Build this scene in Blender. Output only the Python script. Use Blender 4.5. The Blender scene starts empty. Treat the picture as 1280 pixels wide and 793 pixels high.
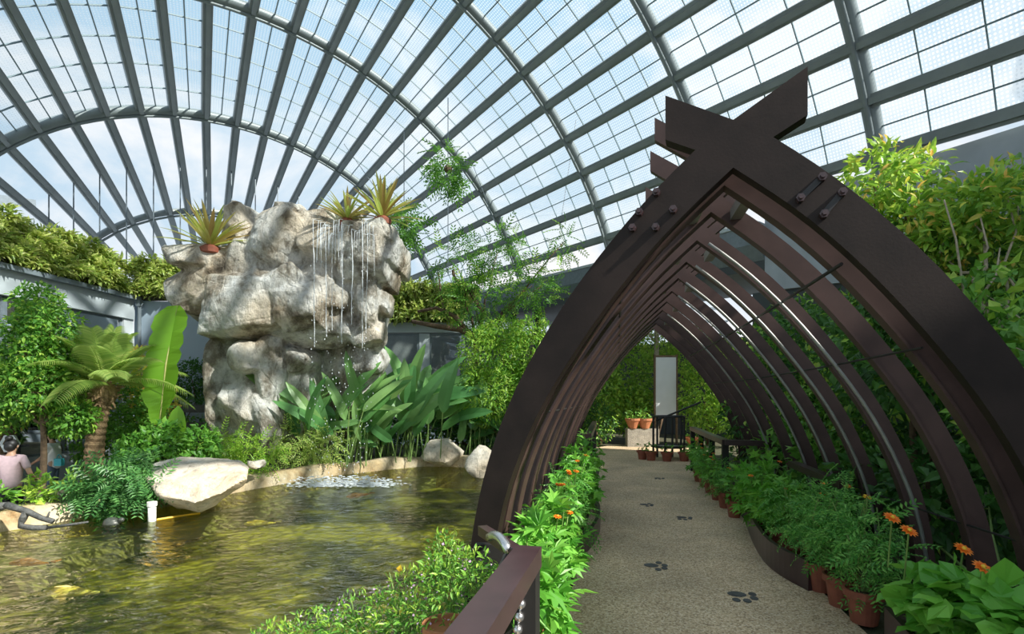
import bpy, math, random
import numpy as np
from math import sin, cos, pi, radians as rad
from mathutils import Vector
RS = np.random.RandomState(7)
random.seed(7)
col = bpy.context.scene.collection
scene = bpy.context.scene
F = 640.0; HY = 500.0; CZ = 1.6
def A(*v): return np.array(v, float)
def P(px, py, Y):                       # photograph direction at distance Y in front of the camera
    return A((px-640)/F*Y, Y, CZ+(HY-py)/F*Y)
def nrm(v):
    v = np.asarray(v, float); return v/(np.linalg.norm(v, axis=-1, keepdims=True)+1e-9)

# ---------------------------------------------------------------- materials
def newmat(name):
    m = bpy.data.materials.new(name); m.use_nodes = True
    nt = m.node_tree; nt.nodes.clear()
    out = nt.nodes.new('ShaderNodeOutputMaterial')
    return m, nt, out
def N(nt, t, **kw):
    n = nt.nodes.new(t)
    for k, v in kw.items():
        if k.startswith('i_'):
            n.inputs[k[2:].replace('_', ' ')].default_value = v
        else: setattr(n, k, v)
    return n
def ramp(nt, fac, stops):
    r = nt.nodes.new('ShaderNodeValToRGB'); e = r.color_ramp.elements
    while len(e) < len(stops): e.new(0.5)
    for el, (p, c) in zip(e, stops): el.position = p; el.color = (*c, 1)
    nt.links.new(fac, r.inputs[0]); return r
def c4(c): return (*c, 1)
def mat_plain(name, c, rough=.6, metal=0, spec=.5, noise=0, nscale=8, bump=0, bscale=30, c2=None):
    m, nt, out = newmat(name)
    b = N(nt, 'ShaderNodeBsdfPrincipled'); b.inputs['Roughness'].default_value = rough
    b.inputs['Metallic'].default_value = metal; b.inputs['Specular IOR Level'].default_value = spec
    b.inputs['Base Color'].default_value = c4(c)
    tc = N(nt, 'ShaderNodeTexCoord')
    if noise or c2:
        nz = N(nt, 'ShaderNodeTexNoise'); nz.inputs['Scale'].default_value = nscale; nz.inputs['Detail'].default_value = 6
        nt.links.new(tc.outputs['Object'], nz.inputs['Vector'])
        lo = c2 if c2 else tuple(x*(1-noise) for x in c)
        r = ramp(nt, nz.outputs['Fac'], [(.3, lo), (.7, c)])
        nt.links.new(r.outputs[0], b.inputs['Base Color'])
    if bump:
        nb = N(nt, 'ShaderNodeTexNoise'); nb.inputs['Scale'].default_value = bscale; nb.inputs['Detail'].default_value = 5
        nt.links.new(tc.outputs['Object'], nb.inputs['Vector'])
        bp = N(nt, 'ShaderNodeBump'); bp.inputs['Strength'].default_value = bump; bp.inputs['Distance'].default_value = .05
        nt.links.new(nb.outputs['Fac'], bp.inputs['Height']); nt.links.new(bp.outputs[0], b.inputs['Normal'])
    nt.links.new(b.outputs[0], out.inputs[0]); return m
def mat_leaf(name, cols, rough=.42, trans=.35):
    m, nt, out = newmat(name)
    g = N(nt, 'ShaderNodeNewGeometry')
    st = [(i/(max(1, len(cols)-1)), c) for i, c in enumerate(cols)]
    r = ramp(nt, g.outputs['Random Per Island'], st)
    b = N(nt, 'ShaderNodeBsdfPrincipled'); b.inputs['Roughness'].default_value = rough; b.inputs['Specular IOR Level'].default_value = .45
    nt.links.new(r.outputs[0], b.inputs['Base Color'])
    hs = N(nt, 'ShaderNodeHueSaturation'); hs.inputs['Hue'].default_value = .485; hs.inputs['Value'].default_value = 1.35
    nt.links.new(r.outputs[0], hs.inputs['Color'])
    t = N(nt, 'ShaderNodeBsdfTranslucent'); nt.links.new(hs.outputs[0], t.inputs[0])
    mx = N(nt, 'ShaderNodeMixShader'); mx.inputs[0].default_value = trans
    nt.links.new(b.outputs[0], mx.inputs[1]); nt.links.new(t.outputs[0], mx.inputs[2]); nt.links.new(mx.outputs[0], out.inputs[0])
    return m
M = {}
M['leaf_mid'] = mat_leaf('leaf_mid', [(.06, .19, .025), (.12, .32, .04), (.21, .43, .06)])
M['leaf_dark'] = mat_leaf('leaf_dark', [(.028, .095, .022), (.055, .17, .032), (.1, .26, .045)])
M['leaf_light'] = mat_leaf('leaf_light', [(.16, .36, .035), (.3, .52, .06), (.46, .62, .1)])
M['leaf_yellow'] = mat_leaf('leaf_yellow', [(.3, .46, .05), (.6, .62, .08), (.8, .5, .12), (.4, .52, .06)])
M['leaf_fern'] = mat_leaf('leaf_fern', [(.24, .38, .06), (.46, .56, .12), (.62, .66, .2), (.2, .34, .06), (.52, .52, .2)])
M['leaf_lime'] = mat_leaf('leaf_lime', [(.1, .26, .03), (.24, .46, .05), (.42, .6, .09), (.16, .36, .04)])
M['leaf_palm'] = mat_leaf('leaf_palm', [(.26, .42, .09), (.42, .56, .14), (.55, .62, .2)])
M['leaf_blue'] = mat_leaf('leaf_blue', [(.045, .16, .045), (.09, .26, .07), (.15, .36, .1)])
M['leaf_helic'] = mat_leaf('leaf_helic', [(.07, .22, .06), (.15, .36, .1), (.3, .5, .16), (.09, .26, .08), (.22, .42, .16)], rough=.3)
M['leaf_banana'] = mat_leaf('leaf_banana', [(.2, .46, .03), (.24, .5, .04)], rough=.35, trans=.45)
M['leaf_brom'] = mat_leaf('leaf_brom', [(.42, .5, .1), (.6, .6, .16), (.4, .25, .08), (.5, .56, .14), (.34, .46, .08)], rough=.35)
M['leaf_pot'] = mat_leaf('leaf_pot', [(.09, .32, .035), (.15, .43, .05), (.24, .54, .08)])
M['leaf_marigold'] = mat_leaf('leaf_marigold', [(.06, .25, .04), (.14, .4, .08), (.26, .54, .12)])
M['leaf_red'] = mat_leaf('leaf_red', [(.3, .05, .06), (.42, .1, .1), (.2, .16, .05)])
M['petal_orange'] = mat_leaf('petal_orange', [(.8, .16, .01), (.85, .25, .02)], trans=.2)
M['petal_yellow'] = mat_leaf('petal_yellow', [(.85, .5, .03), (.85, .62, .06)], trans=.2)
M['petal_purple'] = mat_leaf('petal_purple', [(.5, .33, .5), (.62, .45, .6), (.42, .25, .38)], trans=.2)
M['bark'] = mat_plain('bark', (.2, .13, .075), .85, noise=.5, nscale=14, bump=.5)
M['bark_pale'] = mat_plain('bark_pale', (.5, .42, .3), .8, noise=.45, nscale=14, bump=.4)
M['stem_green'] = mat_plain('stem_green', (.2, .32, .08), .6, noise=.3)
M['stem_yellow'] = mat_plain('stem_yellow', (.5, .48, .16), .55, noise=.3)
M['palm_bark'] = mat_plain('palm_bark', (.46, .3, .16), .85, noise=.5, nscale=22, bump=.5)
M['steel_brown'] = mat_plain('steel_brown', (.026, .017, .014), .55, metal=0, spec=.22, noise=.5, nscale=3.5, bump=.03, bscale=60)
M['steel_rib'] = mat_plain('steel_rib', (.085, .05, .044), .5, spec=.35, noise=.35, nscale=5)  # lighter than the front plate: sunlit soffits put into the colour
M['steel_rail'] = mat_plain('steel_rail', (.06, .032, .034), .3, spec=.6, noise=.35, nscale=9)
M['black'] = mat_plain('black', (.015, .014, .014), .5)
M['galv'] = mat_plain('galv', (.33, .33, .31), .45, metal=.5, noise=.3)
M['silver'] = mat_plain('silver', (.7, .7, .7), .25, metal=.9, noise=.2, nscale=20)
M['dome_steel'] = mat_plain('dome_steel', (.25, .285, .29), .45, metal=.1, noise=.2, nscale=2)
M['dome_bar'] = mat_plain('dome_bar', (.2, .27, .3), .5)
M['cable'] = mat_plain('cable', (.16, .19, .21), .4, metal=.5)
M['terracotta'] = mat_plain('terracotta', (.32, .095, .055), .65, noise=.35, nscale=10)
M['terracotta_orange'] = mat_plain('terracotta_orange', (.5, .19, .085), .65, noise=.3)
M['soil'] = mat_plain('soil', (.075, .05, .032), .95, noise=.6, nscale=12, bump=.6)
M['ground'] = mat_plain('ground', (.1, .085, .05), .95, c2=(.045, .06, .025), nscale=3, bump=.6)
M['pave'] = mat_plain('pave', (.42, .4, .37), .8, noise=.25, nscale=4)
M['paint_dark'] = mat_plain('paint_dark', (.115, .115, .11), .7, noise=.5, nscale=14)
M['dry_leaf'] = mat_plain('dry_leaf', (.22, .1, .05), .8)
M['facade'] = mat_plain('facade', (.5, .55, .58), .6, noise=.1, nscale=1.5)
M['facade_blue'] = mat_plain('facade_blue', (.34, .42, .5), .6, noise=.12, nscale=1.2)
M['concrete'] = mat_plain('concrete', (.42, .46, .5), .8, noise=.22, nscale=1.6)
M['gutter'] = mat_plain('gutter', (.2, .24, .27), .6, noise=.2)
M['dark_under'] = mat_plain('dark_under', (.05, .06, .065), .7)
M['white_panel'] = mat_plain('white_panel', (.66, .7, .72), .5, noise=.12, nscale=2)
M['white_pvc'] = mat_plain('white_pvc', (.8, .8, .77), .4)
M['skin'] = mat_plain('skin', (.5, .29, .19), .5)
M['hair'] = mat_plain('hair', (.012, .01, .01), .5)
M['pink'] = mat_plain('pink', (.66, .47, .5), .85, noise=.15, nscale=20)
M['trouser'] = mat_plain('trouser', (.014, .014, .018), .8)
M['white_shirt'] = mat_plain('white_shirt', (.78, .8, .8), .8)
M['denim'] = mat_plain('denim', (.1, .14, .2), .8)
M['cyan'] = mat_plain('cyan', (.05, .42, .5), .5)
M['drift'] = mat_plain('drift', (.12, .125, .12), .7, noise=.6, nscale=16, bump=.4)
M['pipe_dark'] = mat_plain('pipe_dark', (.025, .027, .028), .3)
M['interior'] = mat_plain('interior', (.36, .34, .3), .8, noise=.2, nscale=.7)
M['shelf_grey'] = mat_plain('shelf_grey', (.12, .12, .12), .7, noise=.3)
M['koi_white'] = mat_plain('koi_white', (.85, .8, .6), .4, c2=(.9, .62, .1), nscale=5)
M['koi_orange'] = mat_plain('koi_orange', (.8, .3, .04), .4, noise=.3)
M['turtle'] = mat_plain('turtle', (.07, .08, .07), .4, noise=.4, nscale=20)
M['stone_low'] = mat_plain('stone_low', (.36, .33, .27), .85, noise=.35, nscale=6, bump=.4)

def mat_path():
    m, nt, out = newmat('aggregate'); tc = N(nt, 'ShaderNodeTexCoord')
    v = N(nt, 'ShaderNodeTexVoronoi'); v.inputs['Scale'].default_value = 85
    n1 = N(nt, 'ShaderNodeTexNoise'); n1.inputs['Scale'].default_value = 1.1; n1.inputs['Detail'].default_value = 5
    n2 = N(nt, 'ShaderNodeTexNoise'); n2.inputs['Scale'].default_value = 60; n2.inputs['Detail'].default_value = 4
    for x in (v, n1, n2): nt.links.new(tc.outputs['Object'], x.inputs['Vector'])
    sp = N(nt, 'ShaderNodeSeparateColor'); nt.links.new(v.outputs['Color'], sp.inputs[0])
    r1 = ramp(nt, sp.outputs[0], [(.0, (.3, .2, .11)), (.3, (.58, .42, .25)), (.7, (.7, .53, .33)), (1, (.86, .72, .52))])
    r2 = ramp(nt, n1.outputs['Fac'], [(.3, (.68, .69, .7)), (.62, (1, 1, 1))])
    mx = N(nt, 'ShaderNodeMix', data_type='RGBA', blend_type='MULTIPLY'); mx.inputs[0].default_value = 1
    nt.links.new(r1.outputs[0], mx.inputs[6]); nt.links.new(r2.outputs[0], mx.inputs[7])
    b = N(nt, 'ShaderNodeBsdfPrincipled'); b.inputs['Roughness'].default_value = .75
    nt.links.new(mx.outputs[2], b.inputs['Base Color'])
    bp = N(nt, 'ShaderNodeBump'); bp.inputs['Strength'].default_value = .5; bp.inputs['Distance'].default_value = .01
    nt.links.new(n2.outputs['Fac'], bp.inputs['Height']); nt.links.new(bp.outputs[0], b.inputs['Normal'])
    nt.links.new(b.outputs[0], out.inputs[0]); return m
M['path'] = mat_path()
def mat_rock(name, stops, s=1.0, bump=.6):
    m, nt, out = newmat(name); tc = N(nt, 'ShaderNodeTexCoord')
    mp = N(nt, 'ShaderNodeMapping'); mp.inputs['Scale'].default_value = (1, 1, .7)
    nt.links.new(tc.outputs['Object'], mp.inputs[0])
    n1 = N(nt, 'ShaderNodeTexNoise'); n1.inputs['Scale'].default_value = 1.3*s; n1.inputs['Detail'].default_value = 9; n1.inputs['Roughness'].default_value = .68
    n2 = N(nt, 'ShaderNodeTexNoise'); n2.inputs['Scale'].default_value = 6*s; n2.inputs['Detail'].default_value = 9; n2.inputs['Roughness'].default_value = .7
    n3 = N(nt, 'ShaderNodeTexNoise'); n3.inputs['Scale'].default_value = .75*s; n3.inputs['Detail'].default_value = 4
    vr = N(nt, 'ShaderNodeTexVoronoi', feature='DISTANCE_TO_EDGE'); vr.inputs['Scale'].default_value = 1.5*s
    for x in (n1, n2, n3, vr): nt.links.new(mp.outputs[0], x.inputs['Vector'])
    r = ramp(nt, n1.outputs['Fac'], stops)
    r3 = ramp(nt, n3.outputs['Fac'], [(.45, (1, 1, 1)), (.62, (1.0, .87, .72))])
    rs = ramp(nt, n2.outputs['Fac'], [(.34, (.45, .44, .42)), (.5, (1, 1, 1))])
    mx = N(nt, 'ShaderNodeMix', data_type='RGBA', blend_type='MULTIPLY'); mx.inputs[0].default_value = .9
    nt.links.new(r.outputs[0], mx.inputs[6]); nt.links.new(r3.outputs[0], mx.inputs[7])
    m2 = N(nt, 'ShaderNodeMix', data_type='RGBA', blend_type='MULTIPLY'); m2.inputs[0].default_value = .75
    nt.links.new(mx.outputs[2], m2.inputs[6]); nt.links.new(rs.outputs[0], m2.inputs[7])
    b = N(nt, 'ShaderNodeBsdfPrincipled'); b.inputs['Roughness'].default_value = .85
    nt.links.new(m2.outputs[2], b.inputs['Base Color'])
    ad = N(nt, 'ShaderNodeMath', operation='ADD'); nt.links.new(n2.outputs['Fac'], ad.inputs[0])
    re = ramp(nt, vr.outputs['Distance'], [(0, (0, 0, 0)), (.04, (1, 1, 1))]); ml = N(nt, 'ShaderNodeMath', operation='MULTIPLY'); ml.inputs[1].default_value = .12
    nt.links.new(re.outputs[0], ml.inputs[0]); nt.links.new(ml.outputs[0], ad.inputs[1])
    bp = N(nt, 'ShaderNodeBump'); bp.inputs['Strength'].default_value = bump; bp.inputs['Distance'].default_value = .14/s
    nt.links.new(ad.outputs[0], bp.inputs['Height']); nt.links.new(bp.outputs[0], b.inputs['Normal'])
    nt.links.new(b.outputs[0], out.inputs[0]); return m
M['rock'] = mat_rock('rock', [(.33, (.1, .08, .055)), (.43, (.34, .3, .24)), (.51, (.64, .61, .55)), (.64, (.86, .84, .8))], 1.0, 1.0)  # dark stops mix stains with the shade of cavities, put into colour
M['boulder'] = mat_rock('boulder', [(.3, (.36, .3, .22)), (.45, (.6, .54, .45)), (.7, (.78, .74, .66))], 1.5, .45)
M['pondwall'] = mat_rock('pondwall', [(.3, (.3, .19, .08)), (.45, (.5, .4, .24)), (.7, (.64, .56, .42))], 1.2, .5)
def mat_water():
    m, nt, out = newmat('pond_water'); tc = N(nt, 'ShaderNodeTexCoord')
    mp = N(nt, 'ShaderNodeMapping'); mp.inputs['Scale'].default_value = (1.1, 2.0, 1); mp.inputs['Rotation'].default_value = (0, 0, rad(-12))
    nt.links.new(tc.outputs['Object'], mp.inputs[0])
    n1 = N(nt, 'ShaderNodeTexNoise'); n1.inputs['Scale'].default_value = 3.0; n1.inputs['Detail'].default_value = 5; n1.inputs['Distortion'].default_value = 1.2
    nt.links.new(mp.outputs[0], n1.inputs['Vector'])
    bp = N(nt, 'ShaderNodeBump'); bp.inputs['Strength'].default_value = 1.0; bp.inputs['Distance'].default_value = .2
    nt.links.new(n1.outputs['Fac'], bp.inputs['Height'])
    gl = N(nt, 'ShaderNodeBsdfGlossy'); gl.inputs['Roughness'].default_value = .03; gl.inputs['Color'].default_value = (.9, .92, .88, 1); nt.links.new(bp.outputs[0], gl.inputs['Normal'])
    tr = N(nt, 'ShaderNodeBsdfTransparent'); tr.inputs['Color'].default_value = (.74, .8, .4, 1)
    fr = N(nt, 'ShaderNodeFresnel'); fr.inputs['IOR'].default_value = 1.38; nt.links.new(bp.outputs[0], fr.inputs['Normal'])
    mx = N(nt, 'ShaderNodeMixShader'); nt.links.new(fr.outputs[0], mx.inputs[0]); nt.links.new(tr.outputs[0], mx.inputs[1]); nt.links.new(gl.outputs[0], mx.inputs[2])
    nt.links.new(mx.outputs[0], out.inputs[0]); return m
M['water'] = mat_water()
def mat_bed():
    m, nt, out = newmat('pond_bed'); tc = N(nt, 'ShaderNodeTexCoord')
    n1 = N(nt, 'ShaderNodeTexNoise'); n1.inputs['Scale'].default_value = .6; n1.inputs['Detail'].default_value = 6; n1.inputs['Distortion'].default_value = .7
    nt.links.new(tc.outputs['Object'], n1.inputs['Vector'])
    r = ramp(nt, n1.outputs['Fac'], [(.36, (.06, .075, .02)), (.47, (.2, .2, .05)), (.58, (.6, .54, .16)), (.75, (.76, .7, .26))])
    b = N(nt, 'ShaderNodeBsdfDiffuse'); nt.links.new(r.outputs[0], b.inputs[0]); nt.links.new(b.outputs[0], out.inputs[0]); return m
M['bed'] = mat_bed()
def mat_glaze(name, white, dots, tint=(.95, .98, 1)):
    m, nt, out = newmat(name)
    tr = N(nt, 'ShaderNodeBsdfTransparent'); tr.inputs[0].default_value = c4(tint)
    d = N(nt, 'ShaderNodeBsdfDiffuse'); d.inputs[0].default_value = (.62, .66, .68, 1)
    tl = N(nt, 'ShaderNodeBsdfTranslucent'); tl.inputs[0].default_value = (.85, .9, .93, 1)
    m1 = N(nt, 'ShaderNodeMixShader'); m1.inputs[0].default_value = .6; nt.links.new(d.outputs[0], m1.inputs[1]); nt.links.new(tl.outputs[0], m1.inputs[2])
    mx = N(nt, 'ShaderNodeMixShader'); nt.links.new(tr.outputs[0], mx.inputs[1]); nt.links.new(m1.outputs[0], mx.inputs[2])
    mx.inputs[0].default_value = white
    if dots:
        uv = N(nt, 'ShaderNodeUVMap'); s = N(nt, 'ShaderNodeSeparateXYZ'); nt.links.new(uv.outputs[0], s.inputs[0])
        fs = []
        for k in (0, 1):
            ml = N(nt, 'ShaderNodeMath', operation='MULTIPLY'); ml.inputs[1].default_value = 1/.075; nt.links.new(s.outputs[k], ml.inputs[0])
            pp = N(nt, 'ShaderNodeMath', operation='PINGPONG'); pp.inputs[1].default_value = .5; nt.links.new(ml.outputs[0], pp.inputs[0])
            q = N(nt, 'ShaderNodeMath', operation='POWER'); q.inputs[1].default_value = 2; nt.links.new(pp.outputs[0], q.inputs[0]); fs.append(q)
        ad = N(nt, 'ShaderNodeMath', operation='ADD'); nt.links.new(fs[0].outputs[0], ad.inputs[0]); nt.links.new(fs[1].outputs[0], ad.inputs[1])
        lt = N(nt, 'ShaderNodeMath', operation='LESS_THAN'); lt.inputs[1].default_value = .075; nt.links.new(ad.outputs[0], lt.inputs[0])
        # inside a dot the printed film is denser
        mr = N(nt, 'ShaderNodeMapRange'); mr.inputs['To Min'].default_value = white*.75; mr.inputs['To Max'].default_value = min(1, white+.3)
        nt.links.new(lt.outputs[0], mr.inputs['Value']); nt.links.new(mr.outputs[0], mx.inputs[0])
    nt.links.new(mx.outputs[0], out.inputs[0]); return m
M['glaze'] = mat_glaze('glaze', .15, True, (.83, .9, .93))
M['glaze_clear'] = mat_glaze('glaze_clear', .04, False, (.97, .99, 1))
def mat_glass():
    m, nt, out = newmat('window_glass')
    gl = N(nt, 'ShaderNodeBsdfGlossy'); gl.inputs['Roughness'].default_value = .03; tr = N(nt, 'ShaderNodeBsdfTransparent'); tr.inputs[0].default_value = (.75, .82, .85, 1)
    fr = N(nt, 'ShaderNodeFresnel'); fr.inputs['IOR'].default_value = 1.6
    mx = N(nt, 'ShaderNodeMixShader'); nt.links.new(fr.outputs[0], mx.inputs[0]); nt.links.new(tr.outputs[0], mx.inputs[1]); nt.links.new(gl.outputs[0], mx.inputs[2]); nt.links.new(mx.outputs[0], out.inputs[0]); return m
M['glass'] = mat_glass()
def mat_foam():
    m, nt, out = newmat('falling_water')
    d = N(nt, 'ShaderNodeBsdfPrincipled'); d.inputs['Base Color'].default_value = (.92, .95, .97, 1); d.inputs['Roughness'].default_value = .15; d.inputs['Subsurface Weight'].default_value = 0
    tr = N(nt, 'ShaderNodeBsdfTransparent'); mx = N(nt, 'ShaderNodeMixShader'); mx.inputs[0].default_value = .75
    nt.links.new(tr.outputs[0], mx.inputs[1]); nt.links.new(d.outputs[0], mx.inputs[2]); nt.links.new(mx.outputs[0], out.inputs[0]); return m
M['foam'] = mat_foam()
m_, nt_, o_ = newmat('tube_light'); e_ = N(nt_, 'ShaderNodeEmission'); e_.inputs[0].default_value = (1, .96, .86, 1); e_.inputs[1].default_value = 9; nt_.links.new(e_.outputs[0], o_.inputs[0]); M['tube_light'] = m_

# ---------------------------------------------------------------- mesh helpers
ORG = {}
class MB:
    def __init__(s): s.v = []; s.f = []; s.n = 0
    def add(s, v, f):
        v = np.asarray(v, float).reshape(-1, 3); s.v.append(v); o = s.n
        s.f.extend([tuple(int(i)+o for i in q) for q in f]); s.n += len(v); return s
    def addtri(s, v, f):
        o = s.n; s.v.append(v); s.f.extend((f+o).tolist()); s.n += len(v); return s
    def box(s, c, size, ax=None):
        c = np.asarray(c, float); h = np.asarray(size, float)/2
        ax = np.eye(3) if ax is None else np.array(ax, float)
        v = [c+ax[0]*h[0]*i+ax[1]*h[1]*j+ax[2]*h[2]*k for i in (-1, 1) for j in (-1, 1) for k in (-1, 1)]
        return s.add(v, [(0, 1, 3, 2), (4, 6, 7, 5), (0, 4, 5, 1), (2, 3, 7, 6), (0, 2, 6, 4), (1, 5, 7, 3)])
    def bar(s, p, q, w, h, up=(0, 0, 1)):
        p = np.asarray(p, float); q = np.asarray(q, float); d = nrm(q-p); sd = nrm(np.cross(d, np.asarray(up, float))); u = np.cross(sd, d)
        return s.box((p+q)/2, (np.linalg.norm(q-p), w, h), (d, sd, u))
    def tube(s, pts, r, n=8, cap=True):
        pts = np.asarray(pts, float); k = len(pts); r = np.broadcast_to(np.asarray(r, float), (k,))
        t = np.gradient(pts, axis=0); t = nrm(t)
        ref = A(0, 0, 1) if abs(t[0][2]) < .9 else A(1, 0, 0)
        sd = nrm(np.cross(t[0], ref)); V = []
        for i in range(k):
            sd = nrm(sd-t[i]*np.dot(sd, t[i])); u = np.cross(t[i], sd)
            for j in range(n):
                a = 2*pi*j/n; V.append(pts[i]+r[i]*(cos(a)*sd+sin(a)*u))
        f = [(i*n+j, i*n+(j+1) % n, (i+1)*n+(j+1) % n, (i+1)*n+j) for i in range(k-1) for j in range(n)]
        if cap: f += [tuple(range(n))[::-1], tuple((k-1)*n+j for j in range(n))]
        return s.add(V, f)
    def lathe(s, c, prof, n=16):
        c = np.asarray(c, float); V = []
        for r, z in prof:
            for j in range(n): V.append(c+A(r*cos(2*pi*j/n), r*sin(2*pi*j/n), z))
        k = len(prof); f = [(i*n+j, i*n+(j+1) % n, (i+1)*n+(j+1) % n, (i+1)*n+j) for i in range(k-1) for j in range(n)]
        f += [tuple(range(n))[::-1], tuple((k-1)*n+j for j in range(n))]
        return s.add(V, f)
    def ball(s, c, r, n=8, m=6):
        c = np.asarray(c, float); r = np.broadcast_to(np.asarray(r, float), (3,)); V = [c+A(0, 0, r[2])]
        for i in range(1, m):
            for j in range(n):
                a = pi*i/m; b = 2*pi*j/n; V.append(c+r*A(sin(a)*cos(b), sin(a)*sin(b), cos(a)))
        V.append(c-A(0, 0, r[2])); f = [(0, 1+j, 1+(j+1) % n) for j in range(n)]
        for i in range(m-2):
            f += [(1+i*n+j, 1+(i+1)*n+j, 1+(i+1)*n+(j+1) % n, 1+i*n+(j+1) % n) for j in range(n)]
        L = len(V)-1; b0 = 1+(m-2)*n; f += [(L, b0+(j+1) % n, b0+j) for j in range(n)]
        return s.add(V, f)
    def prism(s, outl, fn, t0, t1):
        """outline (u,z) list; fn(u,z,t) -> point; thickness from t0 to t1"""
        k = len(outl); V = [fn(u, z, t0) for u, z in outl]+[fn(u, z, t1) for u, z in outl]
        f = [tuple(range(k)), tuple(range(k, 2*k))[::-1]]+[(i, i+k, (i+1) % k+k, (i+1) % k) for i in range(k)]
        return s.add(V, f)
    def strip(s, A_, B_, fn, t0, t1):
        """band between two polylines A_ and B_ of (u,z), thickened"""
        k = len(A_); V = [fn(u, z, t) for t in (t0, t1) for L in (A_, B_) for u, z in L]
        f = []
        for i in range(k-1):
            f += [(i, i+1, k+i+1, k+i), (2*k+i, 3*k+i, 3*k+i+1, 2*k+i+1), (i, 2*k+i, 2*k+i+1, i+1), (k+i, k+i+1, 3*k+i+1, 3*k+i)]
        f += [(0, k, 3*k, 2*k), (k-1, 3*k-1, 4*k-1, 2*k-1)]
        return s.add(V, f)
    def build(s, name, mat, parent=None, loc=None, smooth=False):
        v = np.concatenate(s.v) if s.v else np.zeros((0, 3))
        o0 = ORG[parent.name] if parent else (np.asarray(loc, float) if loc is not None else v.mean(0)*A(1, 1, 0)+A(0, 0, v[:, 2].min()))
        me = bpy.data.meshes.new(name); me.from_pydata((v-o0).tolist(), [], s.f)
        me.materials.append(M[mat] if isinstance(mat, str) else mat)
        if smooth: me.polygons.foreach_set('use_smooth', [True]*len(me.polygons))
        me.update()
        o = bpy.data.objects.new(name, me); col.objects.link(o)
        if parent: o.parent = parent
        else: o.location = o0
        ORG[o.name] = o0; return o
def tag(o, label, cat, group=None, kind=None):
    o['label'] = label; o['category'] = cat
    if group: o['group'] = group
    if kind: o['kind'] = kind
    return o
def struct(o, label=None, kind='structure'):
    o['kind'] = kind
    if label: o['label'] = label
    return o
def thing(name, label, cat, loc, group=None):
    o = bpy.data.objects.new(name, None); o.empty_display_size = .1; col.objects.link(o); o.location = loc; ORG[o.name] = np.asarray(loc, float)
    return tag(o, label, cat, group)
def dup(root, loc, rotz=0, sc=1, label=None, group=None):
    def cp(o, par):
        c = o.copy(); col.objects.link(c)
        if par: c.parent = par
        for ch in list(o.children): cp(ch, c)
        return c
    r = cp(root, None); r.location = loc; r.rotation_euler = (0, 0, rotz); r.scale = (sc, sc, sc)
    if label: r['label'] = label
    if group: r['group'] = group
    return r
# ---- leaves
def T_(v, f): return (A(*v).reshape(-1, 3) if not isinstance(v, np.ndarray) else v, np.array(f, int))
TPL = {}
TPL['ovate'] = (np.array([(0, 0, 0), (-.5, .42, .1), (0, .46, 0), (.5, .42, .1), (0, 1, -.12)], float), np.array([(0, 2, 1), (0, 3, 2), (1, 2, 4), (2, 3, 4)]))
TPL['lance'] = (np.array([(0, 0, 0), (-.5, .3, .06), (0, .35, 0), (.5, .3, .06), (-.42, .65, .02), (0, .68, -.05), (.42, .65, .02), (0, 1, -.2)], float),
                np.array([(0, 2, 1), (0, 3, 2), (1, 2, 5), (1, 5, 4), (2, 3, 6), (2, 6, 5), (4, 5, 7), (5, 6, 7)]))
def strap(k=7, droop=.35, fold=.12, ew=.7):
    V = []; f = []
    for i in range(k+1):
        t = i/k; w = .5*min(1, (t*5+.25))*(max(0, 1-t**3.5))**ew if i < k else .02
        z = -droop*t*t
        V += [(-w, t, z+fold*w), (0, t, z), (w, t, z+fold*w)]
    for i in range(k):
        a = 3*i; b = a+3
        f += [(a, a+1, b+1), (a, b+1, b), (a+1, a+2, b+2), (a+1, b+2, b+1)]
    return np.array(V, float), np.array(f)
TPL['strap'] = strap(7, .35, .03); TPL['strap_stiff'] = strap(6, .16, .03); TPL['blade'] = strap(8, .28, .05, .6)
def lobed(n=5, deep=.45):
    V = [(0, .12, 0)]; f = []; k = 2*n+1
    for i in range(k):
        a = rad(-125+250*i/(k-1)); r = (1 if i % 2 else deep)*(1-.25*abs(i-(k-1)/2)/((k-1)/2))
        V.append((r*sin(a)*.62, .3+r*cos(a)*.7, -.1*r*r if i % 2 else .03))
    for i in range(1, k): f.append((0, i+1, i))
    f.append((0, 1, k)); return np.array(V, float), np.array(f)
TPL['lobed'] = lobed(); TPL['maple'] = lobed(3, .82)
def pinnate(n=6, w=.17, lw=.4):
    V = []; f = []
    for i in range(n):
        t = .15+.8*i/(n-1)*.98; L = lw*(1-.75*abs(t-.45)); z = -.25*t*t
        for sgn in (-1, 1):
            b = len(V); V += [(0, t, z), (sgn*L*.55, t+w*.15, z+.02), (sgn*L, t+.14, z-.06), (sgn*L*.5, t+w*.75, z)]
            f += [(b, b+1, b+2), (b, b+2, b+3)] if sgn > 0 else [(b, b+2, b+1), (b, b+3, b+2)]
    b = len(V); V += [(-.012, 0, 0), (.012, 0, 0), (0, 1, -.25)]; f.append((b, b+1, b+2))
    return np.array(V, float), np.array(f)
TPL['pinnate'] = pinnate(); TPL['fine'] = pinnate(5, .12, .3)
def leaves(mb, pos, d, n, L, W, tpl='ovate'):
    V, Fc = TPL[tpl]; pos = np.asarray(pos, float); k = len(pos); d = nrm(d)
    s = nrm(np.cross(d, n)); n2 = np.cross(s, d); L = np.broadcast_to(L, (k,)).astype(float); W = np.broadcast_to(W, (k,)).astype(float)
    out = pos[:, None]+V[None, :, 1, None]*(L[:, None]*d)[:, None]+V[None, :, 0, None]*(W[:, None]*s)[:, None]+V[None, :, 2, None]*(L[:, None]*n2)[:, None]
    m = len(V); f = (Fc[None]+(np.arange(k)*m)[:, None, None]).reshape(-1, 3)
    mb.addtri(out.reshape(-1, 3), f)
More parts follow.
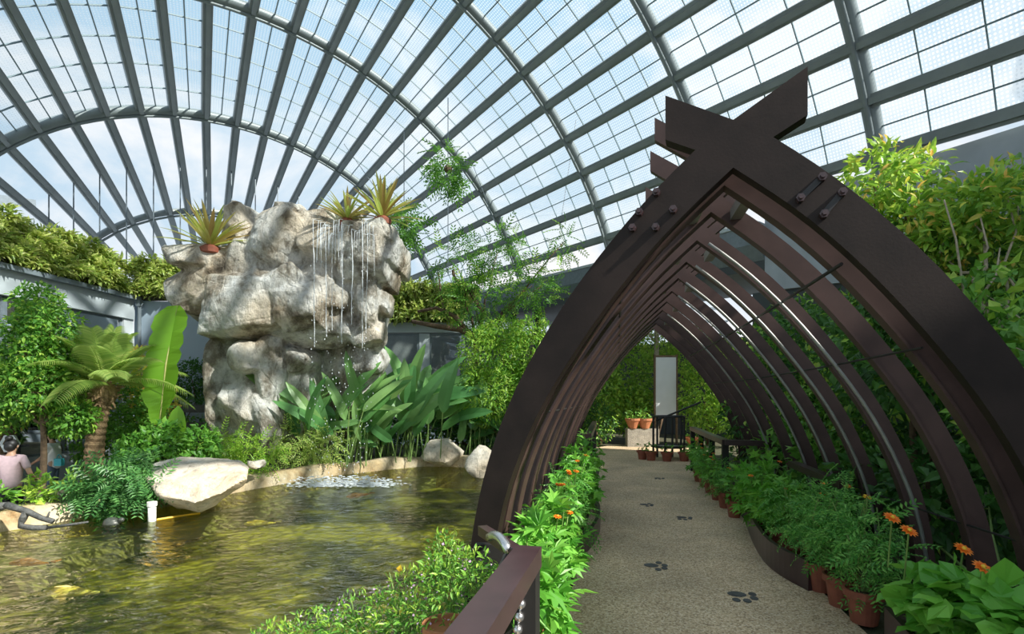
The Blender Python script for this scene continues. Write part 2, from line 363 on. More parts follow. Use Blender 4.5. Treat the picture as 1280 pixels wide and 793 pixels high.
def blob_pts(blobs, n, inner=.45):
    w = np.array([b[1][0]*b[1][2]+b[1][0]*b[1][1]+.001 for b in blobs]); idx = RS.choice(len(blobs), n, p=w/w.sum())
    c = np.array([b[0] for b in blobs], float)[idx]; r = np.array([b[1] for b in blobs], float)[idx]
    u = nrm(RS.normal(size=(n, 3))); rr = inner+(1.08-inner)*RS.rand(n, 1)**.6
    return c+u*r*rr, u
def blob_leaves(mb, blobs, n, L, tpl='ovate', wr=.5, up=.35, droop=.25, jit=.6, inner=.45):
    p, u = blob_pts(blobs, n, inner)
    d = nrm(u*.7+RS.normal(size=(n, 3))*jit+A(0, 0, -droop)); nn = nrm(u*.5+RS.normal(size=(n, 3))*.5+A(0, 0, up*2))
    l = L*(.65+.7*RS.rand(n)); leaves(mb, p, d, nn, l, l*wr, tpl)
def arc(p, q, lift=0, k=7, side=(0, 0, 1)):
    p = np.asarray(p, float); q = np.asarray(q, float); side = np.asarray(side, float)
    return np.array([p+(q-p)*t+side*lift*4*t*(1-t) for t in np.linspace(0, 1, k)])
def stems_to(mb, base, targets, r0, r1, jitter=.1, n=6):
    for tgt in targets:
        b = base+RS.normal(size=3)*A(jitter, jitter, 0)*.3; q = np.asarray(tgt, float)
        pts = arc(b, q, .0, 6); pts[1:-1] += RS.normal(size=(4, 3))*jitter*.6
        mb.tube(pts, np.linspace(r0, r1, 6), n)
def shrub(name, label, cat, base, blobs, n, L, mat, tpl='ovate', wr=.5, group=None, stem='bark', r0=.04, nst=None, extra=None, leaf_name='foliage', **kw):
    base = np.asarray(base, float); t = thing(name, label, cat, base, group)
    mb = MB(); blob_leaves(mb, blobs, n, L, tpl, wr, **kw); mb.build(leaf_name, mat, t)
    if stem:
        sm = MB(); stems_to(sm, base, [b[0] for b in blobs][:nst], r0, r0*.35, .12); sm.build('stem', stem, t, smooth=True)
    if extra:
        for nm, m2, n2, L2, tp2, w2 in extra:
            e = MB(); blob_leaves(e, [(b[0], tuple(np.array(b[1])*1.03)) for b in blobs], n2, L2, tp2, w2, **{**kw, "inner": .9}); e.build(nm, m2, t)
    return t
def G(px, Y, z=-.22): p = P(px, 0, Y); p[2] = z; return p
def B(px0, py0, px1, py1, Y, dep=None):
    """ellipsoid seen in the box px0..px1, py0..py1 at distance Y"""
    c = P((px0+px1)/2, (py0+py1)/2, Y); rx = (px1-px0)/2/F*Y; rz = (py1-py0)/2/F*Y
    return (c, (rx, dep if dep else min(rx, rz)*.9+.1, rz))

# ---------------------------------------------------------------- frames
AX = rad(11.65); TD = A(sin(AX), cos(AX), 0); UD = A(cos(AX), -sin(AX), 0)     # path axis
def UT(u, t, z=0): return u*UD+t*TD+A(0, 0, z)
# ---------------------------------------------------------------- ground
WZ = -.45
def poly_slab(name, pts, z0, z1, mat):
    mb = MB(); k = len(pts); V = [A(x, y, z1) for x, y in pts]+[A(x, y, z0) for x, y in pts]
    mb.add(V, [tuple(range(k)), tuple(range(k, 2*k))[::-1]]+[(i, i+k, (i+1) % k+k, (i+1) % k) for i in range(k)])
    return mb.build(name, mat, loc=(0, 0, 0))
pe = [UT(-.36, -3), UT(1.68, -3), UT(1.66, 11.8), UT(1.9, 12.6), UT(2.4, 13.2), UT(2.6, 15), UT(2.6, 18.4), UT(-.2, 18.4), UT(-.9, 16.9), UT(-.55, 15), UT(-.4, 13)]
path = struct(poly_slab('path', [(p[0], p[1]) for p in pe], -.3, 0, 'path'))
gr = [UT(1.68, -3), UT(14, -3), UT(14, 30), UT(-4, 30), UT(-4, 18.3), UT(-.1, 18.2), UT(2.6, 18.2), UT(2.58, 15), UT(2.38, 13.25), UT(1.88, 12.65), UT(1.62, 11.8)]
struct(poly_slab('ground_bed', [(p[0], p[1]) for p in gr], -.4, -.03, 'ground'))
st = [UT(-1.3, -3), UT(-.34, -3), UT(-.34, 13), UT(-.5, 15), UT(-.85, 17), UT(-.2, 18.4), UT(-4, 18.4), UT(-4, 16), UT(-1.7, 14.3), UT(-1.3, 13)]
struct(poly_slab('ground_strip', [(p[0], p[1]) for p in st], -1.3, -.03, 'ground'))
W = [P(-190, 700, 1), P(0, 665, 1), P(90, 650, 1), P(180, 640, 1), P(310, 613, 1), P(400, 597, 1), P(470, 589, 1), P(530, 583, 1), P(600, 585, 1), P(690, 592, 1)]
def onz(p, z): k = (z-CZ)/(p[2]-CZ); return A(p[0]*k, p[1]*k, z)
W = [onz(p, WZ) for p in W]
W2 = [W[0]]
for a, b in zip(W[:-1], W[1:]):
    for t in (.25, .5, .75, 1): W2.append(a+(b-a)*t)
W2 = np.array(W2); W2[1:-1] = (W2[:-2]+2*W2[1:-1]+W2[2:])/4
nb = []
for i in range(len(W2)):
    d = W2[min(i+1, len(W2)-1)]-W2[max(i-1, 0)]; nb.append(nrm(A(-d[1], d[0], 0)))
nb = np.array(nb)
outer = W2+nb*.42
pond = [tuple(p[:2]+n[:2]*.2) for p, n in zip(W2, nb)]+[tuple(UT(-1.25, 14)[:2]), tuple(UT(-1.25, -3)[:2]), (-12, -3)]
mb = MB(); mb.add([(x, y, WZ) for x, y in pond], [tuple(range(len(pond)))[::-1]]); struct(mb.build('water', 'water', loc=(0, 0, WZ)))
mb = MB(); mb.add([(x, y, -1.1) for x, y in pond], [tuple(range(len(pond)))[::-1]]); struct(mb.build('pond_floor', 'bed', loc=(0, 0, -1.1)))
# pond wall: rough plastered kerb
mb = MB(); k = len(W2); V = []
for i in range(k):
    j = RS.normal(size=4)*.018; hz = -.15+.03*sin(i*1.3)
    V += [W2[i]+A(0, 0, -.8)-nb[i]*.05, W2[i]+A(0, 0, .18)-nb[i]*(.02+j[0]), W2[i]*A(1, 1, 0)+nb[i]*.06+A(0, 0, hz+j[1]), outer[i]*A(1, 1, 0)+A(0, 0, hz+j[2]), outer[i]*A(1, 1, 0)+A(0, 0, -.9)]
mb.add(V, [(5*i+q, 5*i+q+1, 5*i+q+6, 5*i+q+5) for i in range(k-1) for q in range(4)])
struct(mb.build('kerb_pond', 'pondwall', loc=(0, 0, -.9), smooth=True))
# planted bank and sunken walkway behind the kerb
bank = [tuple(p[:2]-n[:2]*.1) for p, n in list(zip(outer, nb))[6:]]
bk = [outer[6]+nb[6]*.9]+[A(-9.6, 11.5, 0), A(-11.5, 17.5, 0), A(-6, 22, 0), A(1, 22, 0), A(2.2, 16.5, 0)]
mb = MB(); ring = bank+[tuple(p[:2]) for p in bk[::-1]]
struct(poly_slab('ground_bank', ring, -.8, -.22, 'ground'))
struct(poly_slab('floor_walkway', [(-16, 3), (-7.2, 3), (-6.5, 9), (-5, 13), (-2, 16), (2, 17), (4, 26), (-16, 26)], -1.35, -.75, 'pave'))

# ---------------------------------------------------------------- glass vault (bulging barrel on equal frames)
def vault(k, ph):
    x0, y0, ang, d, R, zc, e, R1, R2, zc1, sk, dd = -4.666, 12.205, rad(-34.602), 4.5, 11.411, 1.829, .915, -.263, -.409, .182, -.075, .128
    m = 3-k; s = d*m+dd*m*m; Rk = R+R1*m+R2*m*m; h = ang+sk-.005*s
    v = Rk*cos(ph); return A(x0+sin(ang)*s+v*cos(h), y0+cos(ang)*s-v*sin(h), zc+zc1*m+Rk*e*sin(ph)+CZ)
PH = [rad(94-6.43*i) for i in range(12)]; PH = [rad(94+6.43*i) for i in range(11, 0, -1)]+PH       # purlin angles, left to right
NP_ = len(PH); CEN = lambda k: vault(k, rad(90))*A(1, 1, 0)+A(0, 0, 3)
def normal(k, ph): return nrm(vault(k, ph)-vault(k, ph+pi)*.0-A(*(vault(k, 0)+vault(k, pi))[:2]/2, 3.4))
KS = [0, 1, 2, 3, 4, 5, 6]
kend = -.62
for k in KS:
    pts = np.array([vault(k, a) for a in np.linspace(rad(165), rad(17), 60)])
    mb = MB(); r = .17 if k else .13; mb.tube(pts, r, 10)
    o = mb.build('ceiling_rib', 'dome_steel', smooth=True); struct(o)
    inn = np.array([vault(k, a)-normal(k, a)*.2 for a in np.linspace(rad(165), rad(17), 60)])
    mb = MB(); mb.tube(inn, .05, 6); mb.build('rib_pipe', 'dome_steel', o, smooth=True)
for i, a in enumerate(PH):
    mb = MB(); pts = [vault(k, a) for k in KS]
    for p, q, k in zip(pts[:-1], pts[1:], KS):
        n_ = normal(k+.5, a); mb.bar(p, q, .27, .2, n_); mb.bar(p-n_*.14, q-n_*.14, .13, .1, n_)
    if rad(20) < a < rad(160): mb.bar(vault(0, a), vault(kend, a), .24, .16, normal(0, a))
    struct(mb.build('ceiling_purlin', 'dome_steel', loc=pts[0]))
def panel(k0, k1, a0, a1, mat, nk, na, off=.1):
    mb = MB(); V = []; uv = []
    n_ = 4
    for i in range(n_+1):
        for j in (0, 1):
            t = i/n_; a = a1 if j else a0; p = vault(k0, a)*(1-t)+vault(k1, a)*t+normal(k0, a)*off; V.append(p)
    L = np.linalg.norm(V[-1]-V[1]); w = np.linalg.norm(V[0]-V[1])
    mb.add(V, [(2*i, 2*i+1, 2*i+3, 2*i+2) for i in range(n_)])
    o = mb.build('ceiling_panel', mat); struct(o)
    me = o.data; ul = me.uv_layers.new(name='UVMap')
    for lp in me.loops:
        vi = lp.vertex_index; ul.data[lp.index].uv = ((vi//2)/n_*L, (vi % 2)*w)
    if nk:
        gb = MB(); f = lambda t, s: (V[0]*(1-t)+V[-2]*t)*(1-s)+(V[1]*(1-t)+V[-1]*t)*s-normal(k0, a0)*.04
        for q in range(1, na): gb.bar(f(0, q/na), f(1, q/na), .03, .04, normal(k0, a0))
        for q in range(1, nk): gb.bar(f(q/nk, 0), f(q/nk, 1), .024, .04, normal(k0, a0))
        gb.build('glazing_bar', 'dome_bar', o)
for k in range(6):
    for i in range(NP_-1):
        if k == 0: panel(0, 1, PH[i], PH[i+1], 'glaze_clear', 0, 0)
        else: panel(k, k+1, PH[i], PH[i+1], 'glaze', 5 if k < 4 else 4, 2)
# vertical hangers of the end wall below the small rib
for i in range(4, NP_-4):
    p = vault(.55, PH[i]); q = A(*vault(kend+.2, PH[i])[:2], 5.6)
    mb = MB(); mb.tube([p, A(p[0], p[1], 5.4)], .022, 5); struct(mb.build('beam_hanger', 'cable'))

# ---------------------------------------------------------------- ring beam and upstand that carry the vault on the right
def base(k, dz=0, out=0): 
    p = vault(k, rad(17)); c = vault(k, rad(90)); n_ = nrm((p-c)*A(1, 1, 0)); return p+n_*out+A(0, 0, dz)
def ribbon(name, ks, prof, mat):
    mb = MB(); V = []; m = len(prof)
    for k in ks:
        for o_, dz in prof: V.append(base(k, dz, o_))
    mb.add(V, [(i*m+j, i*m+(j+1) % m, (i+1)*m+(j+1) % m, (i+1)*m+j) for i in range(len(ks)-1) for j in range(m)]+[tuple(range(m)), tuple((len(ks)-1)*m+j for j in range(m))[::-1]])
    return struct(mb.build(name, mat))
ribbon('beam_ring', np.linspace(1.2, 4.3, 14), [(-.45, .15), (.5, .15), (.5, -.75), (-.1, -.75), (-.45, -.35)], 'gutter')
ribbon('wall_upstand', np.linspace(4.3, 6.6, 10), [(-.1, .75), (.3, .75), (.3, -1.6), (-.1, -1.6)], 'concrete')
ribbon('wall_hedge_backing', np.linspace(4.2, 6.6, 10), [(.0, -1.6), (.25, -1.6), (.25, -8), (.0, -8)], 'dark_under')  # added backing wall, its dark colour stands in for shade behind the hedge
ribbon('wall_end_backing', np.linspace(1.6, 4.4, 12), [(6.0, -2.2), (6.3, -2.2), (6.3, -8.2), (6.0, -8.2)], 'dark_under')  # added dark backing, hides the bright gap behind the far shrubs
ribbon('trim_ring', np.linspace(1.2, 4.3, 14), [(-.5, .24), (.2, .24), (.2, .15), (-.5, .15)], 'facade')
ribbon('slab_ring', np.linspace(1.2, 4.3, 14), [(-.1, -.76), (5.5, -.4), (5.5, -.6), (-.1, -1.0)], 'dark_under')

mb = MB(); mb.box(A(10.2, -.5, 4.4), (1, 15, 9.2)); struct(mb.build('wall_shade_right', 'facade'))  # unseen wall added to shade the path, pale for bounce
mb = MB(); mb.box(A(3, -7.6, 2), (14, .5, 4)); struct(mb.build('wall_unseen_rear', 'facade'))  # unseen wall behind the camera, kept low and pale for more light
# ---------------------------------------------------------------- left building
FA = A(-12.2, 12.2, 0); FB = A(-11.9, 16, 0); fd = nrm(FB-FA); fn = A(fd[1], -fd[0], 0)      # facade line, normal faces the pond
F0 = FB-fd*9; zt = 4.72
def fbar(name, s0, s1, z0, z1, dep, mat, off=0, parent=None):
    mb = MB(); c = FB-fd*((s0+s1)/2)+fn*(off-dep/2)+A(0, 0, (z0+z1)/2)
    mb.box(c, (abs(s1-s0), dep, z1-z0), (fd, fn, A(0, 0, 1))); return mb.build(name, mat, parent)
struct(fbar('wall_left', 0, 9, zt-.62, zt, .25, 'facade', .12))
struct(fbar('trim_1', -.05, 9, zt-.02, zt+.1, .45, 'gutter', .3))
struct(fbar('beam_left', 0, 9, -.75, .15, .25, 'facade'))
struct(fbar('ceiling_left', 0, 9, zt-.7, zt-.6, 6, 'interior', -.15))
struct(fbar('wall_interior', 0, 9, -.75, zt-.6, .1, 'interior', -5))
struct(fbar('pillar_left', -.02, .34, -.75, zt-.5, .3, 'white_panel', .06))
for n_, (s0, s1) in enumerate([(.34, 2.0), (2.0, 3.7), (3.7, 5.4), (5.4, 7.1), (7.1, 8.9)]):
    fr = MB(); z0, z1 = .15, zt-.62; ax = (fd, fn, A(0, 0, 1)); c = lambda s, z: FB-fd*s+fn*-.05+A(0, 0, z)
    for s in (s0+.03, s1-.03): fr.box(c(s, (z0+z1)/2), (.06, .08, z1-z0), ax)
    for z in (z0+.03, z1-.03, 2.7): fr.box(c((s0+s1)/2, z), (s1-s0, .08, .06), ax)
    w = struct(fr.build('window_%d' % (n_+1), 'gutter'))
    g = MB(); g.box(c((s0+s1)/2, (z0+z1)/2), (s1-s0-.1, .012, z1-z0-.1), ax); g.build('pane', 'glass', w)
for i, (s, off) in enumerate([(1.5, -1.2), (1.7, -2.2), (3.4, -1.2), (3.2, -2.3), (5.2, -1.2)]):
    c = FB-fd*s+fn*off+A(0, 0, zt-.78); t = thing('ceiling_light', ['slim tube light nearest the corner behind left glazing', 'slim tube light farther inside near the left corner', 'slim tube light above middle left window', 'slim tube light deeper behind middle left window', 'slim tube light hidden behind the left tree'][i], 'ceiling light', c, 'tube lights inside left building')
    mb = MB(); mb.box(c+A(0, 0, .03), (1.25, .16, .06), (fd, fn, A(0, 0, 1))); mb.build('housing', 'white_panel', t)
    mb = MB(); mb.tube([c-fd*.58-A(0, 0, .03), c+fd*.58-A(0, 0, .03)], .035, 8); mb.build('tube', 'tube_light', t)
# recess wall facing the camera
R0 = FB+A(.0, .1, 0); R1 = A(-8.6, 16.6, 0)
mb = MB(); d_ = nrm(R1-R0); ax = (d_, A(-d_[1], d_[0], 0), A(0, 0, 1)); mb.box((R0+R1)/2+A(0, .15, (zt-.75)/2), (np.linalg.norm(R1-R0), .3, zt+.75), ax); struct(mb.build('wall_back', 'facade_blue'))
mb = MB(); mb.tube([FB+fn*.22+A(.05, 0, -.7), FB+fn*.22+A(.05, 0, zt-.05)], .05, 8); mb.box(FB+fn*.22+A(.05, 0, zt-.1), (.14, .14, .2)); struct(mb.build('trim_2', 'gutter'))
# middle building behind the heliconias
Y0 = 20.5
def frect(px0, py0, px1, py1, Y, dep, mat, name, parent=None):
    a = P(px0, py0, Y); b = P(px1, py1, Y); mb = MB(); mb.box((a+b)/2+A(0, dep/2, 0), (abs(b[0]-a[0]), dep, abs(a[2]-b[2]))); return mb.build(name, mat, parent)
struct(frect(430, 402, 640, 416, Y0, .4, 'facade', 'beam_back'))
struct(frect(380, 416, 470, 560, Y0+.1, .3, 'facade_blue', 'wall_far'))
struct(frect(436, 417, 700, 545, Y0+4, .2, 'interior', 'wall_interior_back'))
for n_, (x0, x1) in enumerate([(470, 525), (536, 578), (578, 640)]):
    fr = MB(); a = P(x0, 417, Y0+.12); b = P(x1, 545, Y0+.12)
    for x in (a[0]+.05, b[0]-.05): fr.box(A(x, a[1], (a[2]+b[2])/2), (.1, .1, a[2]-b[2]))
    for z in (a[2]-.05, b[2]+.05, b[2]+2.2): fr.box(A((a[0]+b[0])/2, a[1], z), (b[0]-a[0], .09, .08))
    w = struct(fr.build('window_%d' % (n_+6), 'gutter'))
    g = MB(); g.box(A((a[0]+b[0])/2, a[1], (a[2]+b[2])/2), (b[0]-a[0]-.1, .015, a[2]-b[2]-.1)); g.build('pane', 'glass', w)
struct(frect(380, 541, 720, 580, Y0+.1, .3, 'facade_blue', 'beam_back_low'))
struct(frect(524, 417, 537, 545, Y0+.05, .3, 'facade', 'pillar_back'))
# green planted parapets
def parapet(name, label, quad, n, L, mat='leaf_fern'):
    p00, p10, p11, p01 = [np.asarray(q, float) for q in quad]
    s = RS.rand(n, 1); t = RS.rand(n, 1); pos = (p00*(1-s)+p10*s)*(1-t)+(p01*(1-s)+p11*s)*t
    bn = nrm(np.cross(p10-p00, p01-p00)); clump = (np.sin(s*37)*np.cos(t*9+s*11)+np.sin(s*90+t*14)*.6)*.16
    pos = pos+bn*(clump+RS.rand(n, 1)*.22)
    d = nrm(bn*.8+RS.normal(size=(n, 3))*.55+A(0, 0, -.35)); nn = nrm(bn*.4+RS.normal(size=(n, 3))*.35+A(0, 0, 1))
    l = L*(.6+.8*RS.rand(n)); mb = MB(); leaves(mb, pos, d, nn, l, l*.32, 'pinnate' if L > .4 else 'lance')
    o = mb.build(name, mat); tag(o, label, 'green wall', kind='stuff')
    bm = MB(); bk_ = [q-bn*.05 for q in (p00, p10, p11, p01)]; bm.add(bk_+[q-bn*.2 for q in bk_], [(0, 1, 2, 3), (7, 6, 5, 4), (0, 4, 5, 1), (1, 5, 6, 2), (2, 6, 7, 3), (3, 7, 4, 0)]); bm.build('growing_panel', 'ground', o)
    return o
q0 = FB-fd*9+A(0, 0, zt+.12)+fn*.2; q1 = FB+A(0, 0, zt+.12)+fn*.2
parapet('hanging_foliage', 'long bank of yellow green ferns above the left facade', [q0, q1, q1-fn*1.0+A(0, 0, 1.35), q0-fn*1.0+A(0, 0, 1.5)], 15000, .2)
parapet('hanging_foliage', 'short bank of ferns above the blue grey recess wall', [FB+A(0, 0, zt+.12)+fn*.1, R1+A(0, -.2, zt+.2), R1+A(0, .6, zt+1.3), FB+A(-.3, .6, zt+1.4)], 5200, .2)
parapet('hanging_foliage', 'bank of ferns above glazed rear building right of rock', [P(425, 402, Y0-.1), P(575, 402, Y0-.1), P(600, 360, Y0+.5), P(425, 345, Y0+.5)], 5500, .24)
# louvred canopy beyond the ring beam
for i in range(4):
    t = thing('roof_canopy', ['louvred glass canopy strip left of the pergola, lowest', 'louvred glass canopy strip left of the pergola, second lowest', 'louvred glass canopy strip left of the pergola, third lowest', 'louvred glass canopy strip left of the pergola, topmost'][i], 'canopy', P(700, 432-i*16, 26+i*1.2), 'louvred canopy strips under ring beam'); t['kind'] = 'structure'
    a = P(672, 434-i*16, 26+i*1.2); b = P(905, 434-i*16, 26+i*1.2)
    mb = MB(); mb.box((a+b)/2, (b[0]-a[0], .9, .03)); mb.build('pane', 'white_panel', t)
    mb = MB()
    for q in range(9): mb.box(a+(b-a)*q/8+A(0, 0, -.05), (.06, 1, .09))
    mb.box((a+b)/2+A(0, -.45, -.05), (b[0]-a[0], .06, .1)); mb.build('frame', 'gutter', t)
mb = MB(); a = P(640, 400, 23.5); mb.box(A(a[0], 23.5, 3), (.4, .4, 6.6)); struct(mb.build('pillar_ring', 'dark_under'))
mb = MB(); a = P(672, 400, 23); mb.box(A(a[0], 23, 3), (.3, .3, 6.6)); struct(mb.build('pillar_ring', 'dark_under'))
# dark roof edge far left
mb = MB(); a = P(-60, 232, 24); b = P(45, 262, 24); mb.add([P(-80, 232, 22), P(45, 250, 24), P(45, 250, 27), P(-80, 232, 26)]+[p-A(0, 0, .45) for p in (P(-80, 232, 22), P(45, 250, 24), P(45, 250, 27), P(-80, 232, 26))], [(0, 1, 2, 3), (7, 6, 5, 4), (0, 4, 5, 1), (1, 5, 6, 2), (2, 6, 7, 3), (3, 7, 4, 0)])
struct(mb.build('roof_edge', 'gutter'))

# ---------------------------------------------------------------- pergola of pointed arches
BA = rad(21); LD = A(cos(BA), -sin(BA), 0); ND = A(sin(BA), cos(BA), 0); C0 = A(1.39, 3.216, 0)
OUT = [(0.0, 3.36), (.41, 3.60), (.41, 3.31), (.225, 3.21), (.42, 3.045), (.62, 2.85), (.83, 2.61), (1.05, 2.35), (1.24, 2.06), (1.39, 1.83), (1.55, 1.5), (1.67, 1.2), (1.77, .82), (1.83, .5), (1.88, -.05)]
INN = [(0, 3.06), (.34, 2.77), (.57, 2.53), (.8, 2.25), (1.0, 1.97), (1.2, 1.67), (1.34, 1.42), (1.46, 1.14), (1.57, .83), (1.63, .5), (1.68, -.05)]
def archfn(k, sgn): 
    o = C0+TD*k
    return lambda u, z, t: o+LD*(u*sgn)+ND*t+A(0, 0, z)
perg = thing('arched_pergola', 'dark brown steel pergola tunnel of pointed arches over the path', 'pergola', C0)
def smooth_inner(n=26):
    u = np.array([p[0] for p in INN]); z = np.array([p[1] for p in INN]); s = np.concatenate([[0], np.cumsum(np.hypot(np.diff(u), np.diff(z)))])
    q = np.linspace(0, s[-1], n); return np.stack([np.interp(q, s, u), np.interp(q, s, z)], 1), q/s[-1]
def smooth_curve(pts, n):
    pts = np.array(pts, float); s = np.concatenate([[0], np.cumsum(np.linalg.norm(np.diff(pts, axis=0), axis=1))])
    q = np.linspace(0, s[-1], n); r = np.stack([np.interp(q, s, pts[:, k]) for k in range(2)], 1)
    for _ in range(3): r[1:-1] = (r[:-2]+2*r[1:-1]+r[2:])/4
    return r
BOLT_R = [(.482, 2.917), (.369, 2.809), (.584, 2.812), (.491, 2.697)]
cin = smooth_curve(INN, 26); cout = smooth_curve(OUT[3:], 26)
for sgn in (-1, 1):
    fn = archfn(0, sgn); mb = MB()
    mb.strip([tuple(p) for p in cin], [tuple(p) for p in cout], fn, 0, .1)
    mb.prism([(0, 3.06), (0, 3.36), (.41, 3.60), (.41, 3.31), (.225, 3.21)], fn, 0.0, .1)
    pl = mb.build('front_plate', 'steel_brown', perg)
    bl = [(.466, 2.965), (.575, 2.85), (.36, 2.838), (.47, 2.736), (.62, 2.75)] if sgn < 0 else BOLT_R
    for u, z in bl:
        b = MB(); c = fn(u, z, -.02); b.tube([fn(u, z, .0), fn(u, z, -.035)], .026, 6); b.tube([fn(u, z, -.03), fn(u, z, -.055)], .015, 6); b.build('bolt', 'steel_rail', pl)
    # splice plate on the right leaf
    if sgn > 0:
        for (u0, z0, u1, z1) in ((.482, 2.917, .355, 2.795), (.584, 2.812, .478, 2.684)):
            b = MB(); b.bar(fn(u0, z0, -.008), fn(u1, z1, -.008), .035, .02, ND); b.build('splice_bar', 'black', pl)
NAR = [.28, .78, 1.5, 2.24, 2.98, 3.72, 4.46, 5.2, 5.94, 6.68, 7.42]
for q, k in enumerate(NAR):
    for sgn in (-1, 1):
        fn = archfn(k, sgn); mb = MB(); nn = np.gradient(cin, axis=0); nn = np.stack([-nn[:, 1], nn[:, 0]], 1); nn = nn/np.linalg.norm(nn, axis=1)[:, None]
        if nn[10, 0] < 0: nn = -nn
        w = .13; a0 = cin.copy(); a1 = cin+nn*w; a1[0] = (0, 3.06+w*1.45); a0[:, 1] -= 0
        mb.strip([tuple(p) for p in a0], [tuple(p) for p in a1], fn, .0, .075)
        mb.prism([(0, 3.1), (0, 3.28), (.46, 3.62), (.46, 3.46), (.12, 3.2)], fn, .008, .067)
        r = mb.build('rib', 'steel_rib', perg)
        mb = MB(); mb.strip([tuple(p) for p in a0-nn*.004], [tuple(p) for p in a0+nn*.012], fn, -.022, .1); mb.build('flange', 'steel_rib', r)
        if q % 2 == 0:                    # spacer blocks between pairs of ribs near the ridge
            b = MB(); b.bar(fn(.16, 3.02, .1), fn(.16, 3.02, .1)+TD*.4, .08, .08); b.build('spacer', 'galv', r)
# thin irrigation pipes that follow some ribs on the right, and tie wires
for k in (1.2, 1.95, 2.7, 3.45, 4.9):
    fn = archfn(k, 1); pts = [fn(u-.06, z-.03, 0) for u, z in cin[1:-1]]; mb = MB(); mb.tube(pts, .014, 6); mb.build('pipe', 'galv', perg, smooth=True)
for (u, z, k0, k1, r) in ((1.02, 1.9, 0.1, 6.6, .008), (1.58, .78, .3, 4.5, .008), (.62, 2.42, .1, 6.8, .012)):
    mb = MB(); a = archfn(k0, 1)(u, z, 0); b = archfn(k1, 1)(u, z, 0); mb.tube(arc(a, b, -.03), r, 5); mb.build('tie_wire', 'black', perg)
for (u, z, k0, k1, r) in ((1.3, 1.5, 0.1, 7, .008), (.7, 2.4, .1, 6.8, .012)):
    mb = MB(); a = archfn(k0, -1)(u, z, 0); b = archfn(k1, -1)(u, z, 0); mb.tube([a, b], r, 5); mb.build('tie_wire', 'black', perg)
mb = MB(); a = P(990, 580, 6.1); b = P(1056, 607, 4.9); mb.bar(a, b, .1, .07); mb.build('side_rail', 'steel_rail', perg)

# curved kerb panels
def panel_curve(label, pts, h, name='curved_kerb'):
    pts = np.array(pts, float); q = []
    for a, b, c, d in zip(*[pts[max(0, 0):]]*4): pass
    s = np.linspace(0, len(pts)-1, 18); q = np.stack([np.interp(s, range(len(pts)), pts[:, k]) for k in range(2)], 1)
    for _ in range(4): q[1:-1] = (q[:-2]+2*q[1:-1]+q[2:])/4
    mb = MB(); V = []
    for i in range(len(q)):
        d = nrm(q[min(i+1, len(q)-1)]-q[max(0, i-1)]); n_ = A(-d[1], d[0])*.02
        for s_ in (1, -1):
            for z in (-.02, h): V.append(A(*(q[i]+n_*s_), z))
    m = len(q); mb.add(V, [f for i in range(m-1) for f in ((4*i, 4*i+4, 4*i+5, 4*i+1), (4*i+2, 4*i+3, 4*i+7, 4*i+6), (4*i+1, 4*i+5, 4*i+7, 4*i+3))]+[(0, 1, 3, 2), (4*m-4, 4*m-2, 4*m-1, 4*m-3)])
    return tag(mb.build(name, 'steel_rail'), label, 'kerb', 'curved kerb panels')
u2 = lambda u, t: tuple(UT(u, t)[:2])
panel_curve('long curved brown panel bulging into the path in front of right flower pots', [u2(1.68, 7.3), u2(1.5, 6.2), u2(1.42, 5.4), u2(1.47, 5.0), u2(1.58, 4.7)], .25)
panel_curve('short brown panel end beside the nearest right flower pot', [u2(1.72, 3.75), u2(1.62, 3.0), u2(1.66, 2.4), u2(1.8, 2.0)], .25)
panel_curve('curved brown panel bulging into the path at left hedge of pots', [u2(-.42, 8.0), u2(-.24, 7.0), u2(-.22, 6.2), u2(-.3, 5.5), u2(-.45, 5.05)], .2)

# ---------------------------------------------------------------- railings
def rail_run(t, a, b, z, post_at=(0, 1), w=.12, h=.09, midz=None):
    a = np.asarray(a, float); b = np.asarray(b, float); u = A(0, 0, z)
    mb = MB(); mb.bar(a+u, b+u, w, h); mb.build('top_rail', 'steel_rail', t)
    for s in post_at:
        p = a+(b-a)*s; mb = MB(); d = nrm(b-a); mb.box(p+A(0, 0, (z-h/2)/2), (.1, .09, z-h/2), (d, np.cross(A(0, 0, 1), d), A(0, 0, 1))); mb.build('post', 'black', t)
    if midz:
        for mz in midz: mb = MB(); mb.bar(a+A(0, 0, mz), b+A(0, 0, mz), .03, .05); mb.build('lower_rail', 'black', t)
c0 = A(.072, 2.2, 0); t = thing('railing', 'near purple brown steel railing at left foreground with chain', 'railing', c0, 'path railings')
rail_run(t, c0, c0-A(.36, 1.5, 0), .93, (0.02, .55, 1), .112, .085)
mb = MB(); a = c0+A(-.03, .03, .92); b = P(603, 663, 2.75); mb.bar(a, b, .05, .05); mb.build('return_rail', 'steel_rail', t)
mb = MB(); b0 = P(618, 690, 2.7); mb.box(A(b0[0], b0[1], .42), (.2, .05, .84)); mb.build('return_panel', 'black', t)
mb = MB(); pts = arc(P(612, 672, 2.5), P(636, 690, 2.3), .035); mb.tube(pts, .022, 8); mb.build('wrapped_pipe', 'silver', t, smooth=True)
mb = MB(); mb.tube([P(590, 800, 1.62), P(633, 697, 2.2)], .018, 8); mb.build('side_pipe', 'pipe_dark', t)
for i in range(6):
    p = P(653-2*i, 740+16*i, 2.12); mb = MB(); mb.ball(p, .021, 8, 6); mb.tube([p, p+A(.008, 0, .05)], .005, 5); mb.build('chain_ball', 'silver', t, smooth=True)
t = thing('railing', 'far right dark railing behind the row of small pots', 'railing', UT(1.66, 8.3), 'path railings')
